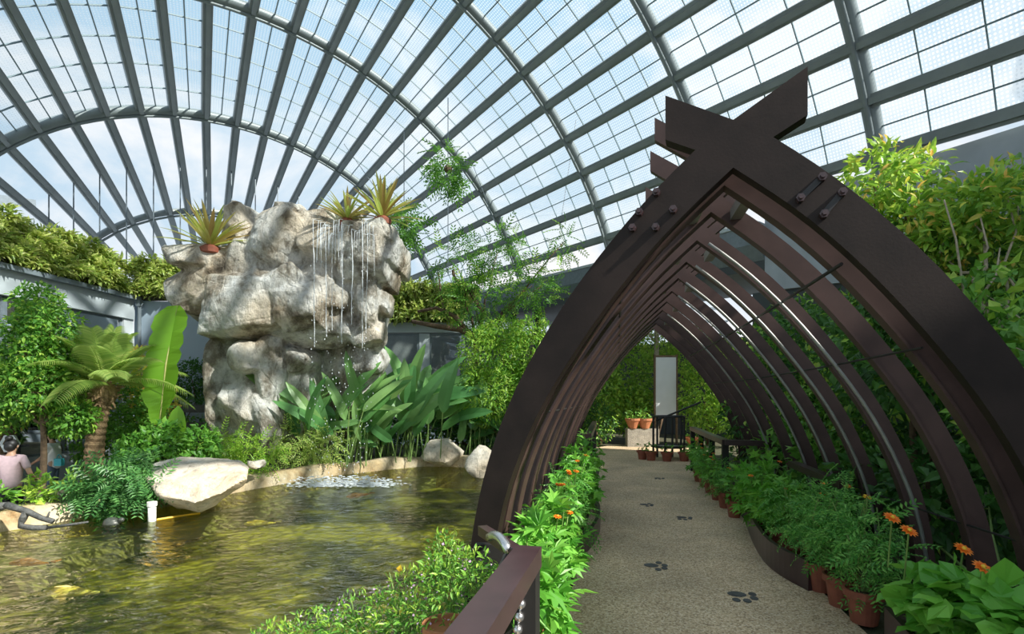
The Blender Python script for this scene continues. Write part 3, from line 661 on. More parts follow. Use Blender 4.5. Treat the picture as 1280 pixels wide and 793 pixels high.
rail_run(t, UT(1.62, 8.3), UT(1.66, 12.2), .95, (0.02, .33, .66, .98), .12, .08, (.5,)); mb = MB(); mb.bar(UT(1.6, 8.3, .95), UT(2.15, 8.25, .95), .12, .08); mb.build('return_rail', 'steel_rail', t)
t = thing('railing', 'far left dark railing beyond the last left arch', 'railing', UT(-.5, 8.9), 'path railings')
rail_run(t, UT(-.5, 8.9), UT(-.62, 14.2), .95, (.02, .3, .6, .98), .12, .12, (.5,))

# ---------------------------------------------------------------- potted plants
def pot_mb(c, r=.12, h=.2):
    mb = MB(); mb.lathe(c, [(r*.68, 0), (r*.9, h*.78), (r*1.06, h*.79), (r*1.08, h), (r*.94, h), (r*.9, h*.86), (.01, h*.86)], 18); return mb
def flower(par, c, r, petal, top=A(0, 0, 1), n=9, stem_from=None):
    if stem_from is not None:
        s = MB(); s.tube(arc(stem_from, c, .01), .0045, 5); st_ = s.build('flower_stem', 'stem_green', par)
    mb = MB(); c = np.asarray(c, float); top = nrm(top); e = nrm(np.cross(top, A(.3, .9, .1))); g = np.cross(top, e)
    for ring, (m, rr, tilt) in enumerate(((n, r, .15), (n-2, r*.65, .5))):
        a = np.linspace(0, 2*pi, m, endpoint=False)+ring*.3; d = nrm(np.cos(a)[:, None]*e+np.sin(a)[:, None]*g+top*tilt)
        leaves(mb, np.repeat(c[None], m, 0), d, np.repeat(top[None], m, 0), rr, rr*.62, 'ovate')
    f = mb.build('flower', petal, par)
    k = MB(); k.ball(c+top*.008, r*.24, 7, 5); k.build('flower_centre', 'petal_yellow' if petal != 'petal_yellow' else 'dry_leaf', f)
    return f
def potted(name, label, loc, kind, h=.55, w=.25, r=.12, ph=.2, nl=170, flowers=3, group=None, petal='petal_orange'):
    loc = np.asarray(loc, float); t = thing(name, label, 'potted plant', loc, group)
    p = pot_mb(loc, r, ph).build('pot', 'terracotta', t, smooth=False)
    s = MB(); s.lathe(loc, [(.01, ph*.8), (r*.9, ph*.84), (r*.5, ph*.9), (.005, ph*.92)], 12); s.build('soil', 'soil', p)
    blobs = [(loc+A(RS.uniform(-.3, .3)*w, RS.uniform(-.3, .3)*w, ph+h*z), (w*q, w*q, h*.3)) for z, q in ((.25, .8), (.5, 1), (.78, .75))]
    mb = MB()
    if kind == 'broad': blob_leaves(mb, blobs, nl, .15, 'lobed', .95, up=.7, droop=.3, inner=.3); lm = 'leaf_pot'
    elif kind == 'ferny': blob_leaves(mb, blobs, int(nl*.75), .16, 'pinnate', .62, up=.5, droop=.15, inner=.2); lm = 'leaf_marigold'
    else: blob_leaves(mb, blobs, nl, .11, 'ovate', .6, up=.6, droop=.2, inner=.3); lm = 'leaf_pot'
    mb.build('foliage', lm, t)
    s = MB(); stems_to(s, loc+A(0, 0, ph*.8), [b[0]+A(RS.uniform(-.5, .5)*w, RS.uniform(-.5, .5)*w, h*.15) for b in blobs for _ in (0, 1)], .008, .004, .05, 5); s.build('stem', 'stem_green', t)
    for i in range(flowers):
        a = RS.uniform(0, 2*pi); c = loc+A(cos(a)*w*.6, sin(a)*w*.6-.05, ph+h*RS.uniform(.85, 1.1))
        flower(t, c, .035, petal, A(RS.uniform(-.3, .3), -.3, 1), stem_from=loc+A(cos(a)*w*.4, sin(a)*w*.4, ph+h*.5))
    return t
GR = 'potted flowers along right side of the path'
# big tithonia at bottom right
loc = UT(1.82, 3.1); t = thing('potted_sunflower_bush', 'large broad leaved plant with four orange blooms at lower right corner', 'potted plant', loc, GR)
p = pot_mb(loc, .17, .24).build('pot', 'terracotta', t); s = MB(); s.lathe(loc, [(.01, .2), (.15, .21), (.01, .22)], 12); s.build('soil', 'soil', p)
mb = MB(); bl = [B(1140, 712, 1215, 785, 2.95), B(1185, 720, 1290, 810, 2.6), B(1240, 738, 1330, 840, 2.4), B(1150, 740, 1210, 812, 2.9)]
blob_leaves(mb, bl, 430, .13, 'maple', 1.0, up=.8, droop=.35, inner=.3); mb.build('foliage', 'leaf_pot', t)
s = MB(); stems_to(s, loc+A(0, 0, .2), [b[0] for b in bl], .014, .008, .06); s.build('stem', 'stem_green', t)
for px, py, q in ((1115, 648, 3.0), (1136, 664, 2.95), (1204, 687, 2.85), (1228, 710, 2.6)):
    c = P(px, py, q); flower(t, c, .05, 'petal_orange', A(.1, -.5, .8), 12, stem_from=c+A(.05, .1, -.32))
k = 0
ords = ['nearest', 'second', 'third', 'fourth', 'fifth', 'sixth', 'seventh', 'eighth', 'ninth']
for (px, py, r) in ((1080, 778, .125), (1052, 757, .125), (1026, 738, .12)):
    c = onz(P(px, py, 1), 0); potted('potted_marigold', 'terracotta pot of feathery marigold before the ribs, %s from the lower right bush' % ords[k], c, 'ferny', .62, .25, r, .24, 230, (1, 1, 0)[k], GR, 'petal_yellow'); k += 1
for i, (u, tt, kd, h) in enumerate(((1.78, 4.95, 'ferny', .6), (1.72, 5.45, 'ferny', .55), (1.72, 5.95, 'broad', .52), (1.68, 6.45, 'broad', .55), (1.78, 6.95, 'broad', .6))):
    potted('potted_flowering_plant', '%s pot plant hidden behind the long curved brown panel, counted from the near end' % ords[i], UT(u, tt), kd, h, .3, .14, .2, 210, (2, 1, 1, 1, 2)[i], GR)
for i in range(6):
    tt = 7.45+i*.62; kd = ('bushy', 'ferny', 'bushy', 'ferny', 'bushy', 'broad')[i]
    potted('potted_flowering_plant', '%s small terracotta pot before the far right railing, counted from the brown panel' % ords[i], UT(1.56, tt), kd, .42+.1*(i > 3), .2, .11, .23, 120, (0, 1, 2, 2, 1, 1)[i], GR)
GL = 'potted flowers along left side of the path'
lt = [(2.75, .55), (3.3, .6), (3.9, .62), (4.5, .66), (5.15, .7), (5.8, .7), (6.5, .7), (7.3, .72), (8.2, .75), (9.1, .8)]
for i, (tt, h) in enumerate(lt):
    potted('potted_flowering_plant', ('%s terracotta pot of leafy orange flowers along left path edge, from near railing' % ords[i] if i < 9 else 'last leafy pot on left path edge beside the far railing'), UT(-.5-.04*(i % 2), tt), ('broad', 'broad', 'broad', 'bushy', 'ferny')[i % 5] if i < 8 else 'bushy', h, .23, .12, .18, 190, (0, 0, 2, 2, 3, 1, 1, 1, 0, 0)[i], GL)
# far round stand with ring of pots
fc = UT(1.05, 14.2)
fc = P(836, 560, 13.9); fc[2] = 0
t = thing('round_plant_stand', 'black round openwork stand with slanted bar at the far end of the path', 'plant stand', fc)
for a in np.linspace(0, 2*pi, 6, endpoint=False):
    mb = MB(); mb.tube([fc+A(.42*cos(a), .42*sin(a), 0), fc+A(.42*cos(a), .42*sin(a), 1.15)], .03, 6); mb.build('post', 'black', t)
for z in (.35, 1.15):
    mb = MB(); pts = [fc+A(.42*cos(a), .42*sin(a), z) for a in np.linspace(0, 2*pi, 25)]; mb.tube(pts, .025, 6); mb.build('ring', 'black', t)
mb = MB(); mb.tube([P(820, 526, 13.8), P(876, 503, 13.4)], .03, 6); mb.build('slanted_bar', 'black', t)
mb = MB(); mb.lathe(fc, [(.01, .3), (.4, .3), (.4, .34), (.01, .34)], 16); mb.build('shelf', 'stone_low', t)
for i, a in enumerate(np.linspace(pi*1.02, pi*1.98, 6)):
    c = fc+A(.75*cos(a), .5*sin(a)-.1, 0); q = thing('small_pot', ['leftmost', 'second from left', 'third from left', 'fourth from left', 'fifth from left', 'rightmost'][i]+' small terracotta pot ringing the far black stand', 'pot', c, 'small pots around the far stand')
    p = pot_mb(c, .15, .24).build('pot_body', 'terracotta', q); s = MB(); s.lathe(c, [(.01, .2), (.13, .205), (.01, .21)], 10); s.build('soil', 'soil', q)
    mb = MB(); blob_leaves(mb, [(c+A(0, 0, .32), (.13, .13, .1))], 26, .1, 'ovate'); mb.build('sprig', 'leaf_mid', q)
# white standing panel
a = P(832, 0, 18.2); t = thing('white_board', 'tall white standing board beyond the round black stand', 'board', A(a[0], 18.2, 0))
mb = MB(); z1 = P(0, 447, 18.2)[2]; z0 = P(0, 522, 18.2)[2]; mb.box(A(a[0], 18.2, (z0+z1)/2), (.72, .08, z1-z0)); mb.build('board', 'white_panel', t)
for s in (-.39, .39): mb = MB(); mb.box(A(a[0]+s, 18.2, (z1+.1)/2), (.06, .09, z1+.1)); mb.build('frame_post', 'bark', t)
mb = MB(); mb.box(A(a[0], 18.2, z1+.04), (.84, .1, .06)); mb.build('frame_head', 'bark', t)
# low stone wall and orange planters at the far end
a = P(783, 548, 17.6); b = P(822, 548, 17.6); mb = MB(); mb.box((a+b)/2*A(1, 1, 0)+A(0, 0, .3), (b[0]-a[0], .4, .62)); struct(mb.build('wall_low', 'stone_low'))
for i, px in enumerate((791, 806, 866)):
    c = P(px, 0, 17.5); c[2] = .62 if i < 2 else .0
    q = thing('clay_planter', ['squat orange clay planter on low stone wall, nearer the pergola leg', 'squat orange clay planter on low stone wall beside the white board', 'orange clay planter right of the white board'][i], 'planter', c, 'orange clay planters')
    mb = MB(); mb.lathe(c, [(.14, 0), (.24, .26), (.27, .27), (.27, .34), (.22, .34), (.2, .3), (.01, .3)], 16); mb.build('bowl', 'terracotta_orange', q)
    mb = MB(); blob_leaves(mb, [(c+A(0, 0, .45), (.2, .2, .16))], 40, .13, 'ovate'); mb.build('sprig', 'leaf_mid', q)
# painted paw prints, part of the path
def paw(px, py, s=1.0, r=0):
    c = onz(P(px, py, 1), .003); mb = MB()
    def disc(u, t, ru, rt):
        a = np.linspace(0, 2*pi, 15)[:-1]; o = c+UD*(u*cos(r)-t*sin(r))+TD*(u*sin(r)+t*cos(r)); k = len(a)
        mb.add([o+UD*ru*cos(x)+TD*rt*sin(x)+A(0, 0, .0) for x in a]+[o+UD*ru*cos(x)*.9+TD*rt*sin(x)*.9+A(0, 0, .004) for x in a], [tuple(range(k, 2*k))]+[(i, (i+1) % k, (i+1) % k+k, i+k) for i in range(k)])
    disc(0, .0, .075*s, .06*s)
    for u, t_ in ((-.02, -.14), (.07, -.115), (.12, -.04), (-.09, -.1)): disc(u*s, t_*s, .032*s, .042*s)
    mb.build('paw_print', 'paint_dark', path)
for px, py, s, r in ((921, 743, 1.0, .5), (814, 707, .95, 1.2), (852, 647, .9, .4), (805, 631, .9, 1.1), (822, 598, .9, .4)): paw(px, py, s, r)
for i, (px, py) in enumerate(((733, 700), (955, 693))):
    c = onz(P(px, py, 1), .004); mb = MB(); leaves(mb, [c, c, c], [A(1, .1, .15), A(.2, -1, .1), A(-1, .3, .2)], [A(0, 0, 1)]*3, [.07, .05, .06], [.04]*3, 'ovate')
    tag(mb.build('fallen_flower', 'dry_leaf', loc=c), ['withered orange flower fallen beside left curved panel', 'dark dry leaf fallen in front of long right panel'][i], 'fallen leaf')

# ---------------------------------------------------------------- foreground shrub left of the near railing
t = thing('flowering_shrub', 'straggly foreground shrub with tiny purple flowers outside near railing', 'shrub', P(520, 860, 2.3))
bl = [B(515, 690, 615, 790, 2.35), B(460, 720, 560, 830, 2.4), B(400, 745, 500, 840, 2.5), B(340, 770, 440, 850, 2.6), B(530, 668, 580, 730, 2.5), B(570, 690, 622, 760, 2.3), B(300, 785, 380, 860, 2.7)]
mb = MB(); blob_leaves(mb, bl, 4200, .03, 'lance', .3, up=.4, droop=0, inner=.1); mb.build('foliage', 'leaf_mid', t)
mb = MB(); blob_leaves(mb, bl, 1500, .036, 'lance', .26, up=.4, droop=-.3, inner=.8); mb.build('tip_foliage', 'leaf_light', t)
mb = MB(); blob_leaves(mb, bl, 450, .013, 'ovate', .9, up=.4, droop=-.2, inner=.85); mb.build('flower', 'petal_purple', t)['kind'] = 'stuff'
s = MB(); b00 = P(470, 870, 2.4)
for b in bl:
    s.tube(arc(b00, b[0]-A(0, 0, b[1][2]), .02), .006, 5)
    for _ in range(9):
        q = b[0]+RS.uniform(-.75, .75, 3)*A(*b[1])+A(0, 0, b[1][2]*.3); s.tube(arc(b[0]-A(0, 0, b[1][2]), q, .02), np.linspace(.005, .002, 7), 4)
s.build('stem', 'stem_green', t)
c = P(558, 800, 2.15); c[2] = P(0, 779, 2.15)[2]-.2; q = thing('hanging_pot', 'terracotta pot half hidden under foreground shrub beside the railing', 'pot', c)
pot_mb(c, .095, .2).build('pot_body', 'terracotta_orange', q); s = MB(); s.lathe(c, [(.01, .16), (.08, .165), (.01, .17)], 10); s.build('soil', 'soil', q)
mb = MB(); leaves(mb, [P(499, 715, 2.3)], [A(.2, -.3, .9)], [A(0, -1, .2)], [.035], [.032], 'ovate'); tag(mb.build('yellow_leaf', 'petal_yellow'), 'single round yellow leaf caught in foreground shrub', 'leaf')
mb = MB(); c0_ = P(500, 860, 2.35); mb.bar(A(-.62, 2.32, .2), A(-.12, 2.2, .2), .3, .25); mb.bar(A(-.64, 2.325, .34), A(-.1, 2.2, .34), .36, .04); tag(mb.build('planter_trough', 'black'), 'black planter trough under the foreground purple flowered shrub', 'planter')

# ---------------------------------------------------------------- rocks
def hull(bm_pts):
    import bmesh
    bm = bmesh.new()
    for p in bm_pts: bm.verts.new(p)
    r = bmesh.ops.convex_hull(bm, input=bm.verts)
    bmesh.ops.delete(bm, geom=[g for g in r['geom_interior'] if isinstance(g, bmesh.types.BMVert)], context='VERTS')
    bm.verts.index_update(); v = [tuple(x.co) for x in bm.verts]; f = [tuple(x.index for x in q.verts) for q in bm.faces]; bm.free(); return v, f
def chunk(mb, c, r, seed, n=26, sq=.55):
    rs = np.random.RandomState(seed); u = nrm(rs.normal(size=(n, 3))); u = np.sign(u)*np.abs(u)**sq; u = u/np.maximum(1, np.abs(u).max(1, keepdims=True))
    u *= .9+.2*rs.rand(n, 1); v, f = hull(np.asarray(c)+u*np.asarray(r)*.95); mb.add(v, f)
def rockify(o, vox, disp, scale, disp2=0):
    m = o.modifiers.new('remesh', 'REMESH'); m.mode = 'VOXEL'; m.voxel_size = vox
    sm = o.modifiers.new('soften', 'SMOOTH'); sm.iterations = 1; sm.factor = .3
    for i, (st_, sc_, ty) in enumerate(((disp, scale, 'VORONOI'), (disp2, scale*.3, 'CLOUDS'))):
        if not st_: continue
        tx = bpy.data.textures.new('rock_noise', ty); tx.noise_scale = sc_
        d = o.modifiers.new('rough', 'DISPLACE'); d.texture = tx; d.strength = st_; d.mid_level = .5; d.texture_coords = 'GLOBAL'
def ch(px0, py0, px1, py1, Y, dep): 
    c = P((px0+px1)/2, (py0+py1)/2, Y+dep/2); return c, A((px1-px0)/2/F*(Y+dep*.3), dep/2, (py1-py0)/2/F*(Y+dep*.3))
rb = A(-5.9, 14.6, -.25)
rock = thing('waterfall_rock', 'tall pale overhanging artificial rock with water trickling from its lip', 'rock', rb)
mb = MB()
for i, (a, b, c, d, Y, dp) in enumerate(((224, 312, 345, 350, 13.0, 2.6), (226, 330, 300, 405, 13.2, 2.4), (248, 345, 372, 432, 12.6, 2.6), (325, 268, 415, 352, 12.9, 2.8), (380, 262, 470, 345, 12.9, 2.6),
        (290, 258, 332, 318, 13.8, 1.8), (350, 262, 395, 290, 13.4, 2), (330, 320, 470, 404, 12.9, 2.8), (355, 345, 440, 425, 12.8, 2.5), (430, 275, 498, 370, 12.8, 2.6), (455, 300, 513, 352, 13.2, 2.4), (448, 345, 485, 420, 13.3, 2),
        (455, 282, 500, 315, 12.9, 1.8), (440, 395, 485, 440, 13.5, 1.4), (270, 382, 475, 442, 13.2, 2.6), (290, 300, 380, 400, 13.2, 2.6), (240, 318, 330, 400, 13.3, 2.2), (320, 330, 400, 420, 12.7, 2), (470, 365, 492, 398, 13.6, 1.2))):
    cc, rr = ch(a, b, c, d, Y, dp); chunk(mb, cc, rr, 11+i)
o = mb.build('overhanging_crag', 'rock', rock, smooth=False); rockify(o, .045, .1, .8, .07)
mb = MB()
for i, (a, b, c, d, Y, dp) in enumerate(((262, 400, 322, 578, 13.3, 1.9), (284, 405, 352, 575, 13.05, 2.2), (325, 410, 368, 520, 13.2, 1.8), (318, 480, 362, 578, 13.0, 1.8), (352, 400, 408, 575, 13.8, 2), (398, 400, 482, 560, 14.6, 2.2), (425, 425, 486, 480, 14.0, 1.8), (275, 405, 470, 560, 14.6, 1.6), (335, 395, 440, 500, 14.2, 2.2), (290, 425, 335, 470, 12.9, 1.2), (360, 430, 400, 470, 13.4, 1.4))):
    cc, rr = ch(a, b, c, d, Y, dp); chunk(mb, cc, rr, 60+i, 24, .75)
o = mb.build('rock_pillar', 'rock', rock); rockify(o, .045, .1, .8, .07)
mb = MB()
for i, (a, b, c, d, Y, dp) in enumerate(((365, 536, 425, 566, 14.2, 1), (300, 545, 370, 572, 14.0, 1.2))):
    cc, rr = ch(a, b, c, d, Y, dp); chunk(mb, cc, rr, 80+i, 22, .7)
o = mb.build('base_ledge', 'rock', rock); rockify(o, .05, .12, .5, .05)
def boulder(label, parts, vox=.035, name='boulder', mat='boulder', disp=.1):
    mb = MB()
    for i, (a, b, c, d, Y, dp, sd) in enumerate(parts):
        cc, rr = ch(a, b, c, d, Y, dp); chunk(mb, cc, rr, sd, 24, .8)
    o = mb.build(name, mat); rockify(o, vox, disp, .55, .03); return tag(o, label, 'boulder')
mb = MB(); Yb = 8.9
bp = [(180, 600), (190, 580), (225, 573), (262, 571), (300, 575), (311, 585), (305, 606), (280, 622), (250, 640), (222, 636), (197, 622)]
vv = [P(x, y, Yb+(1.0 if y < 590 else .35)) for x, y in bp]+[P(x, y, Yb+dy) for x, y, dy in ((183, 603, .0), (206, 622, -.25), (243, 630, -.3), (276, 618, -.2), (306, 597, .15), (232, 606, -.1))]+[P(245+(x-245)*.9, 592+(y-602)*.6, Yb+1.6) for x, y in bp]
v_, f_ = hull(vv); mb.add(v_, f_); o = mb.build('boulder', 'boulder'); rockify(o, .035, .12, .6, .03); tag(o, 'largest pale flat topped boulder overhanging the left pond edge', 'boulder')
boulder('angular brown boulder at the far pond edge', [(523, 548, 582, 586, 15.2, 1.2, 5)])
boulder('pale boulder partly hidden behind the left pergola leg', [(581, 556, 625, 602, 13.2, 1.2, 9)])
mb = MB(); cc, rr = ch(311, 573, 332, 588, 11.2, .4); chunk(mb, cc, rr, 3, 18); o = mb.build('boulder', 'boulder'); rockify(o, .03, .05, .3); tag(o, 'small brown stone wedged behind the largest boulder', 'boulder')

# ---------------------------------------------------------------- falling water
t = thing('waterfall', 'thin threads of water falling from the rock lip into the pond', 'waterfall', A(-4.6, 12.6, WZ))
dr = MB()
for px, py0, Y, dens in ((396, 282, 12.55, .9), (411, 290, 12.55, .8), (431, 288, 12.55, .8), (443, 295, 12.6, .9), (457, 300, 12.65, .6), (463, 300, 12.6, .4), (419, 300, 12.5, .3)):
    a = P(px, py0-8, Y+.1); mb = MB(); L = a[2]-WZ
    n_ = 40; z = np.linspace(0, L*RS.uniform(.3, .5), n_); pts = np.stack([a[0]+np.cumsum(RS.normal(size=n_))*.003, np.full(n_, Y-.12)+np.minimum(z*.02, .05), a[2]-z], 1); pts[0] += A(0, .5, .05)
    mb.tube(pts, .005*dens+.008*RS.rand(n_), 5); mb.build('water_thread', 'foam', t)
    for _ in range(int(60*dens)):
        zz = RS.rand()**.7*L; w = .02+.05*zz/L*2
        dr.ball(A(a[0]+RS.normal()*w, Y-.12+RS.normal()*w, a[2]-zz), A(1, 1, 1.9)*RS.uniform(.004, .012), 5, 4)
dr.build('spray_drops', 'foam', t)['kind'] = 'stuff'
# wet sheet on the lip
mb = MB()
for i in range(34):
    px = RS.uniform(395, 470); a = P(px, RS.uniform(270, 292), 12.62); L = RS.uniform(.3, 1.1); mb.tube([a+A(0, .3, .05), a+A(0, 0, -.05), a+A(RS.normal()*.02, -.03, -L)], [.006, .007, .003], 4)
mb.build('lip_trickle', 'foam', t)['kind'] = 'stuff'
mb = MB()
c = onz(P(428, 607, 1), WZ)
for i in range(1500):
    q = RS.randint(6); cq = c+A(-.75+.3*q, (.12, -.1, .1, 0, .15, -.05)[q], 0); p = cq+A(RS.normal()*.34, RS.normal()*.13, 0); mb.ball(p+A(0, 0, .006+RS.rand()**4*.2), A(2.4, 1, .5)*RS.uniform(.006, .024), 5, 3)
tag(mb.build('splash_foam', 'foam'), 'white splash of foam where water threads hit the pond', 'splash', kind='stuff')

# ---------------------------------------------------------------- bromeliads on the rock
def brom(label, px, py, Y, s, n=26, name='bromeliad'):
    c = P(px, py, Y); t = thing(name, label, 'bromeliad', c, 'bromeliads on top of the rock'); mb = MB()
    a = RS.rand(n)*2*pi; el = RS.uniform(.2, 1.4, n); d = np.stack([np.cos(a)*np.cos(el), np.sin(a)*np.cos(el), np.sin(el)], 1); L = s*RS.uniform(.8, 1.1, n)
    leaves(mb, np.repeat(c[None]+A(0, 0, .05), n, 0)+d*.06, d, np.tile(A(0, 0, 1.), (n, 1))-d*.5, L, L*.1, 'strap_stiff'); mb.build('rosette', 'leaf_brom', t)
    mb = MB(); mb.lathe(c-A(0, 0, .14), [(.1, 0), (.22*s, .04), (.24*s, .16), (.14*s, .24), (.02, .26)], 10); mb.build('stump', 'terracotta', t)
    return t
brom('largest bromeliad on the left shelf of the rock', 263, 312, 13.6, 1.15, 60)
brom('smallest bromeliad on the right of rock top', 434, 278, 13.3, .8, 44)
brom('bromeliad at the highest right corner of the rock', 478, 276, 13.3, 1.0, 56)

# ---------------------------------------------------------------- plants on the far and left banks
def frond_mesh(L=1.6, n=44, wl=.34, sag=.35, rise=.75):
    mb = MB(); s = np.linspace(0, 1, 12); mid = np.stack([s*L*cos(rise)*(1), s*0, s*L*sin(rise)-sag*L*s**2.2*1.3], 1); mb.tube(mid, np.linspace(.014, .004, 12), 5)
    t = np.linspace(.12, 1, n); p = np.stack([np.interp(t, s, mid[:, 0]), 0*t, np.interp(t, s, mid[:, 2])], 1); tg = nrm(np.gradient(p, axis=0))
    for sg in (-1, 1):
        d = nrm(tg*.75+A(0, sg*1., -.12)[None]); l = wl*(1-.75*np.abs(t-.4))*1.15; leaves(mb, p, d, np.tile(A(0, 0, 1.), (n, 1)), l, l*.035+.008, 'lance')
    return mb
# date palm
tb = A(-9.15, 11.0, -.25); tb = P(119, 600, 11.0); tb[2] = -.25; tp = P(131, 492, 11.0)
t = thing('date_palm', 'small palm with ringed brown trunk and arching pale fronds', 'palm tree', tb)
mb = MB(); pts = arc(tb, tp, -.1, 30, (1, 0, 0)); r = np.linspace(.17, .15, 30)+.025*(np.arange(30) % 2); mb.tube(pts, r, 12); mb.build('trunk', 'palm_bark', t)
mb = MB(); mb.ball(tp, (.22, .22, .3), 10, 7); blob_leaves(mb, [(tp, (.2, .2, .28))], 60, .2, 'lance', .3, droop=-.4); mb.build('crown_base', 'palm_bark', t)
fr0 = None
for i in range(26):
    a = i*2.4; rise = 1.45-.05*i
    if True:
        f = frond_mesh(1.75, 34, .4, .22+.006*i, rise); v = f; me_o = v.build('frond', 'leaf_palm', t); me = me_o.data
        # mesh was laid out from the origin: move it to the crown
        me_o.location = tp+A(0, 0, .15)-tb
        me.transform(__import__('mathutils').Matrix.Translation(Vector(tb))); fr0 = me_o
    else: me_o = fr0.copy(); col.objects.link(me_o); me_o.parent = t
    me_o.rotation_euler = (0, 0, a)
# banana / bird of paradise with one huge leaf
def big_leaf(mb, p, d, n, L, W): leaves(mb, np.array([p]), np.array([d]), np.array([n]), [L], [W], 'blade')
c = P(197, 590, 11.6); c[2] = -.25; t = thing('banana_plant', 'banana plant with one huge upright bright green leaf', 'banana plant', c)
mb = MB(); p0 = P(200, 530, 11.4); p1 = P(222, 382, 11.4)
V = []; n_ = 22; rs = np.random.RandomState(3)
for i in range(n_+1):
    s = i/n_; ctr = p0+(p1-p0)*s+A(.02*sin(s*3), -.1*sin(s*pi), 0); w = .4*min(1, .25+s*3)*min(1, (1-s)*7+.35)*(.8 if i in (3, 7, 11, 14, 17) else 1)
    V += [ctr+A(-w*(1+.12*rs.rand()), -.1, -.04*rs.rand()), ctr, ctr+A(w*(.9+.12*rs.rand()), -.14, -.05*rs.rand())]
mb.add(V, [f for i in range(n_) for f in ((3*i, 3*i+1, 3*i+4, 3*i+3), (3*i+1, 3*i+2, 3*i+5, 3*i+4))]); mb.build('leaf_blade', 'leaf_banana', t)
mb = MB(); mb.tube(arc(c, p0, .06, 8, (1, 0, 0)), .03, 7); mb.tube([p0, p0+(p1-p0)*.5+A(.01, -.11, 0), p1], [.03, .02, .008], 6); mb.tube([c+A(-.15, 0, 0), P(190, 500, 11.4)], .015, 5); mb.build('stalk', 'stem_yellow', t)
mb = MB(); big_leaf(mb, P(222, 560, 11.3), A(.1, -.3, .9), A(.2, -1, .2), .9, .42); big_leaf(mb, P(205, 580, 11.3), A(.8, -.3, .5), A(.0, -.6, 1), .8, .3); mb.build('young_leaf', 'leaf_banana', t)
# heliconia clumps
def helic(label, px, py0, Y, n, hmax, spread, seed, mat='leaf_helic', lw=.27, name='heliconia', ls=1):
    rs = np.random.RandomState(seed); c = P(px, 0, Y); c[2] = -.25; t = thing(name, label, 'tropical plant', c, 'broad leaved clumps behind the pond'); lm = MB(); sm = MB()
    for i in range(n):
        b = c+A(rs.normal()*spread*.5, rs.normal()*.3, 0); h = hmax*rs.uniform(.45, 1); a = rs.uniform(0, 2*pi); lean = rs.uniform(.05, .5)
        q = b+A(cos(a)*lean*h*.45, sin(a)*lean*h*.3, h*.55); sm.tube(arc(b, q, .04), .017, 5)
        L = ls*rs.uniform(.8, 1.35)*(.45+.28*hmax); d = nrm(A(cos(a)*(lean*1.9), sin(a)*lean-.15, rs.uniform(.1, 1.1))); nn = nrm(A(-d[0]*.4, -.9, .5)+rs.normal(size=3)*.3)
        leaves(lm, [q], [d], [nn], [L], [L*lw], 'blade')
    lm.build('leaf_blades' if 0 else 'foliage', mat, t); sm.build('stem', 'stem_green', t); return t
helic('clump of long upright strap leaves in front of the rock pillar', 402, 0, 14.2, 38, 3.0, 1.4, 1, lw=.2)
helic('tallest heliconia clump right of the falling water', 497, 0, 15.9, 40, 3.7, 1.2, 2)
helic('heliconia clump below the glazed rear building', 565, 0, 16.8, 30, 3.0, 1.3, 4)
helic('low broad leaf clump behind the water threads', 452, 0, 15.2, 30, 1.9, 1.3, 5)
helic('drooping broad leaf clump above the angular brown boulder', 600, 0, 16.6, 18, 2.0, 1.0, 6)
helic('small upright strap leaf clump by the palm trunk', 90, 0, 9.4, 26, .5, .35, 7, mat='leaf_light', lw=.12, ls=.6, name='spider_plant')
shrub('fern', 'feathery yellow green fern under the strap leaves beside the splash', 'fern', G(385, 13.7), [B(345, 532, 392, 576, 13.6, .4), B(385, 540, 425, 574, 13.8, .4)], 240, .4, 'leaf_palm', 'pinnate', .5, stem='stem_green', r0=.012, up=.4)
shrub('fern', 'bright fern patch between largest boulder and rock pillar', 'fern', G(300, 12.3), [B(255, 540, 300, 578, 12.2), B(295, 548, 345, 585, 12.2)], 260, .34, 'leaf_light', 'pinnate', .5, stem='stem_green', r0=.012)
shrub('undergrowth_shrub', 'bushy green shrub behind the largest boulder', 'shrub', G(205, 10.9), [B(175, 530, 232, 588, 10.6), B(222, 535, 272, 580, 11.2), B(150, 545, 195, 600, 10.2)], 2200, .13, 'leaf_mid', 'ovate', .55, r0=.03)
shrub('split_leaf_plant', 'low dark plant with deeply split leaves hanging over pond wall', 'shrub', G(150, 9.5), [B(118, 578, 170, 635, 9.0), B(160, 570, 200, 628, 9.0), B(95, 600, 140, 632, 9.0)], 300, .36, 'leaf_blue', 'pinnate', .9, stem='stem_green', r0=.02, up=.5)
shrub('undergrowth_shrub', 'dense green shrub behind the palm trunk', 'shrub', G(150, 12.4), [B(120, 470, 190, 560, 12.6), B(150, 500, 215, 580, 12.4), B(92, 500, 135, 585, 12.4)], 4200, .12, 'leaf_mid', 'ovate', .5, r0=.04)
shrub('golden_shrub', 'yellow leaved shrub between the palm and the banana leaf', 'shrub', G(180, 13.2), [B(150, 437, 203, 490, 13.2), B(165, 470, 215, 530, 13.2)], 1500, .12, 'leaf_yellow', 'ovate', .6, r0=.03)
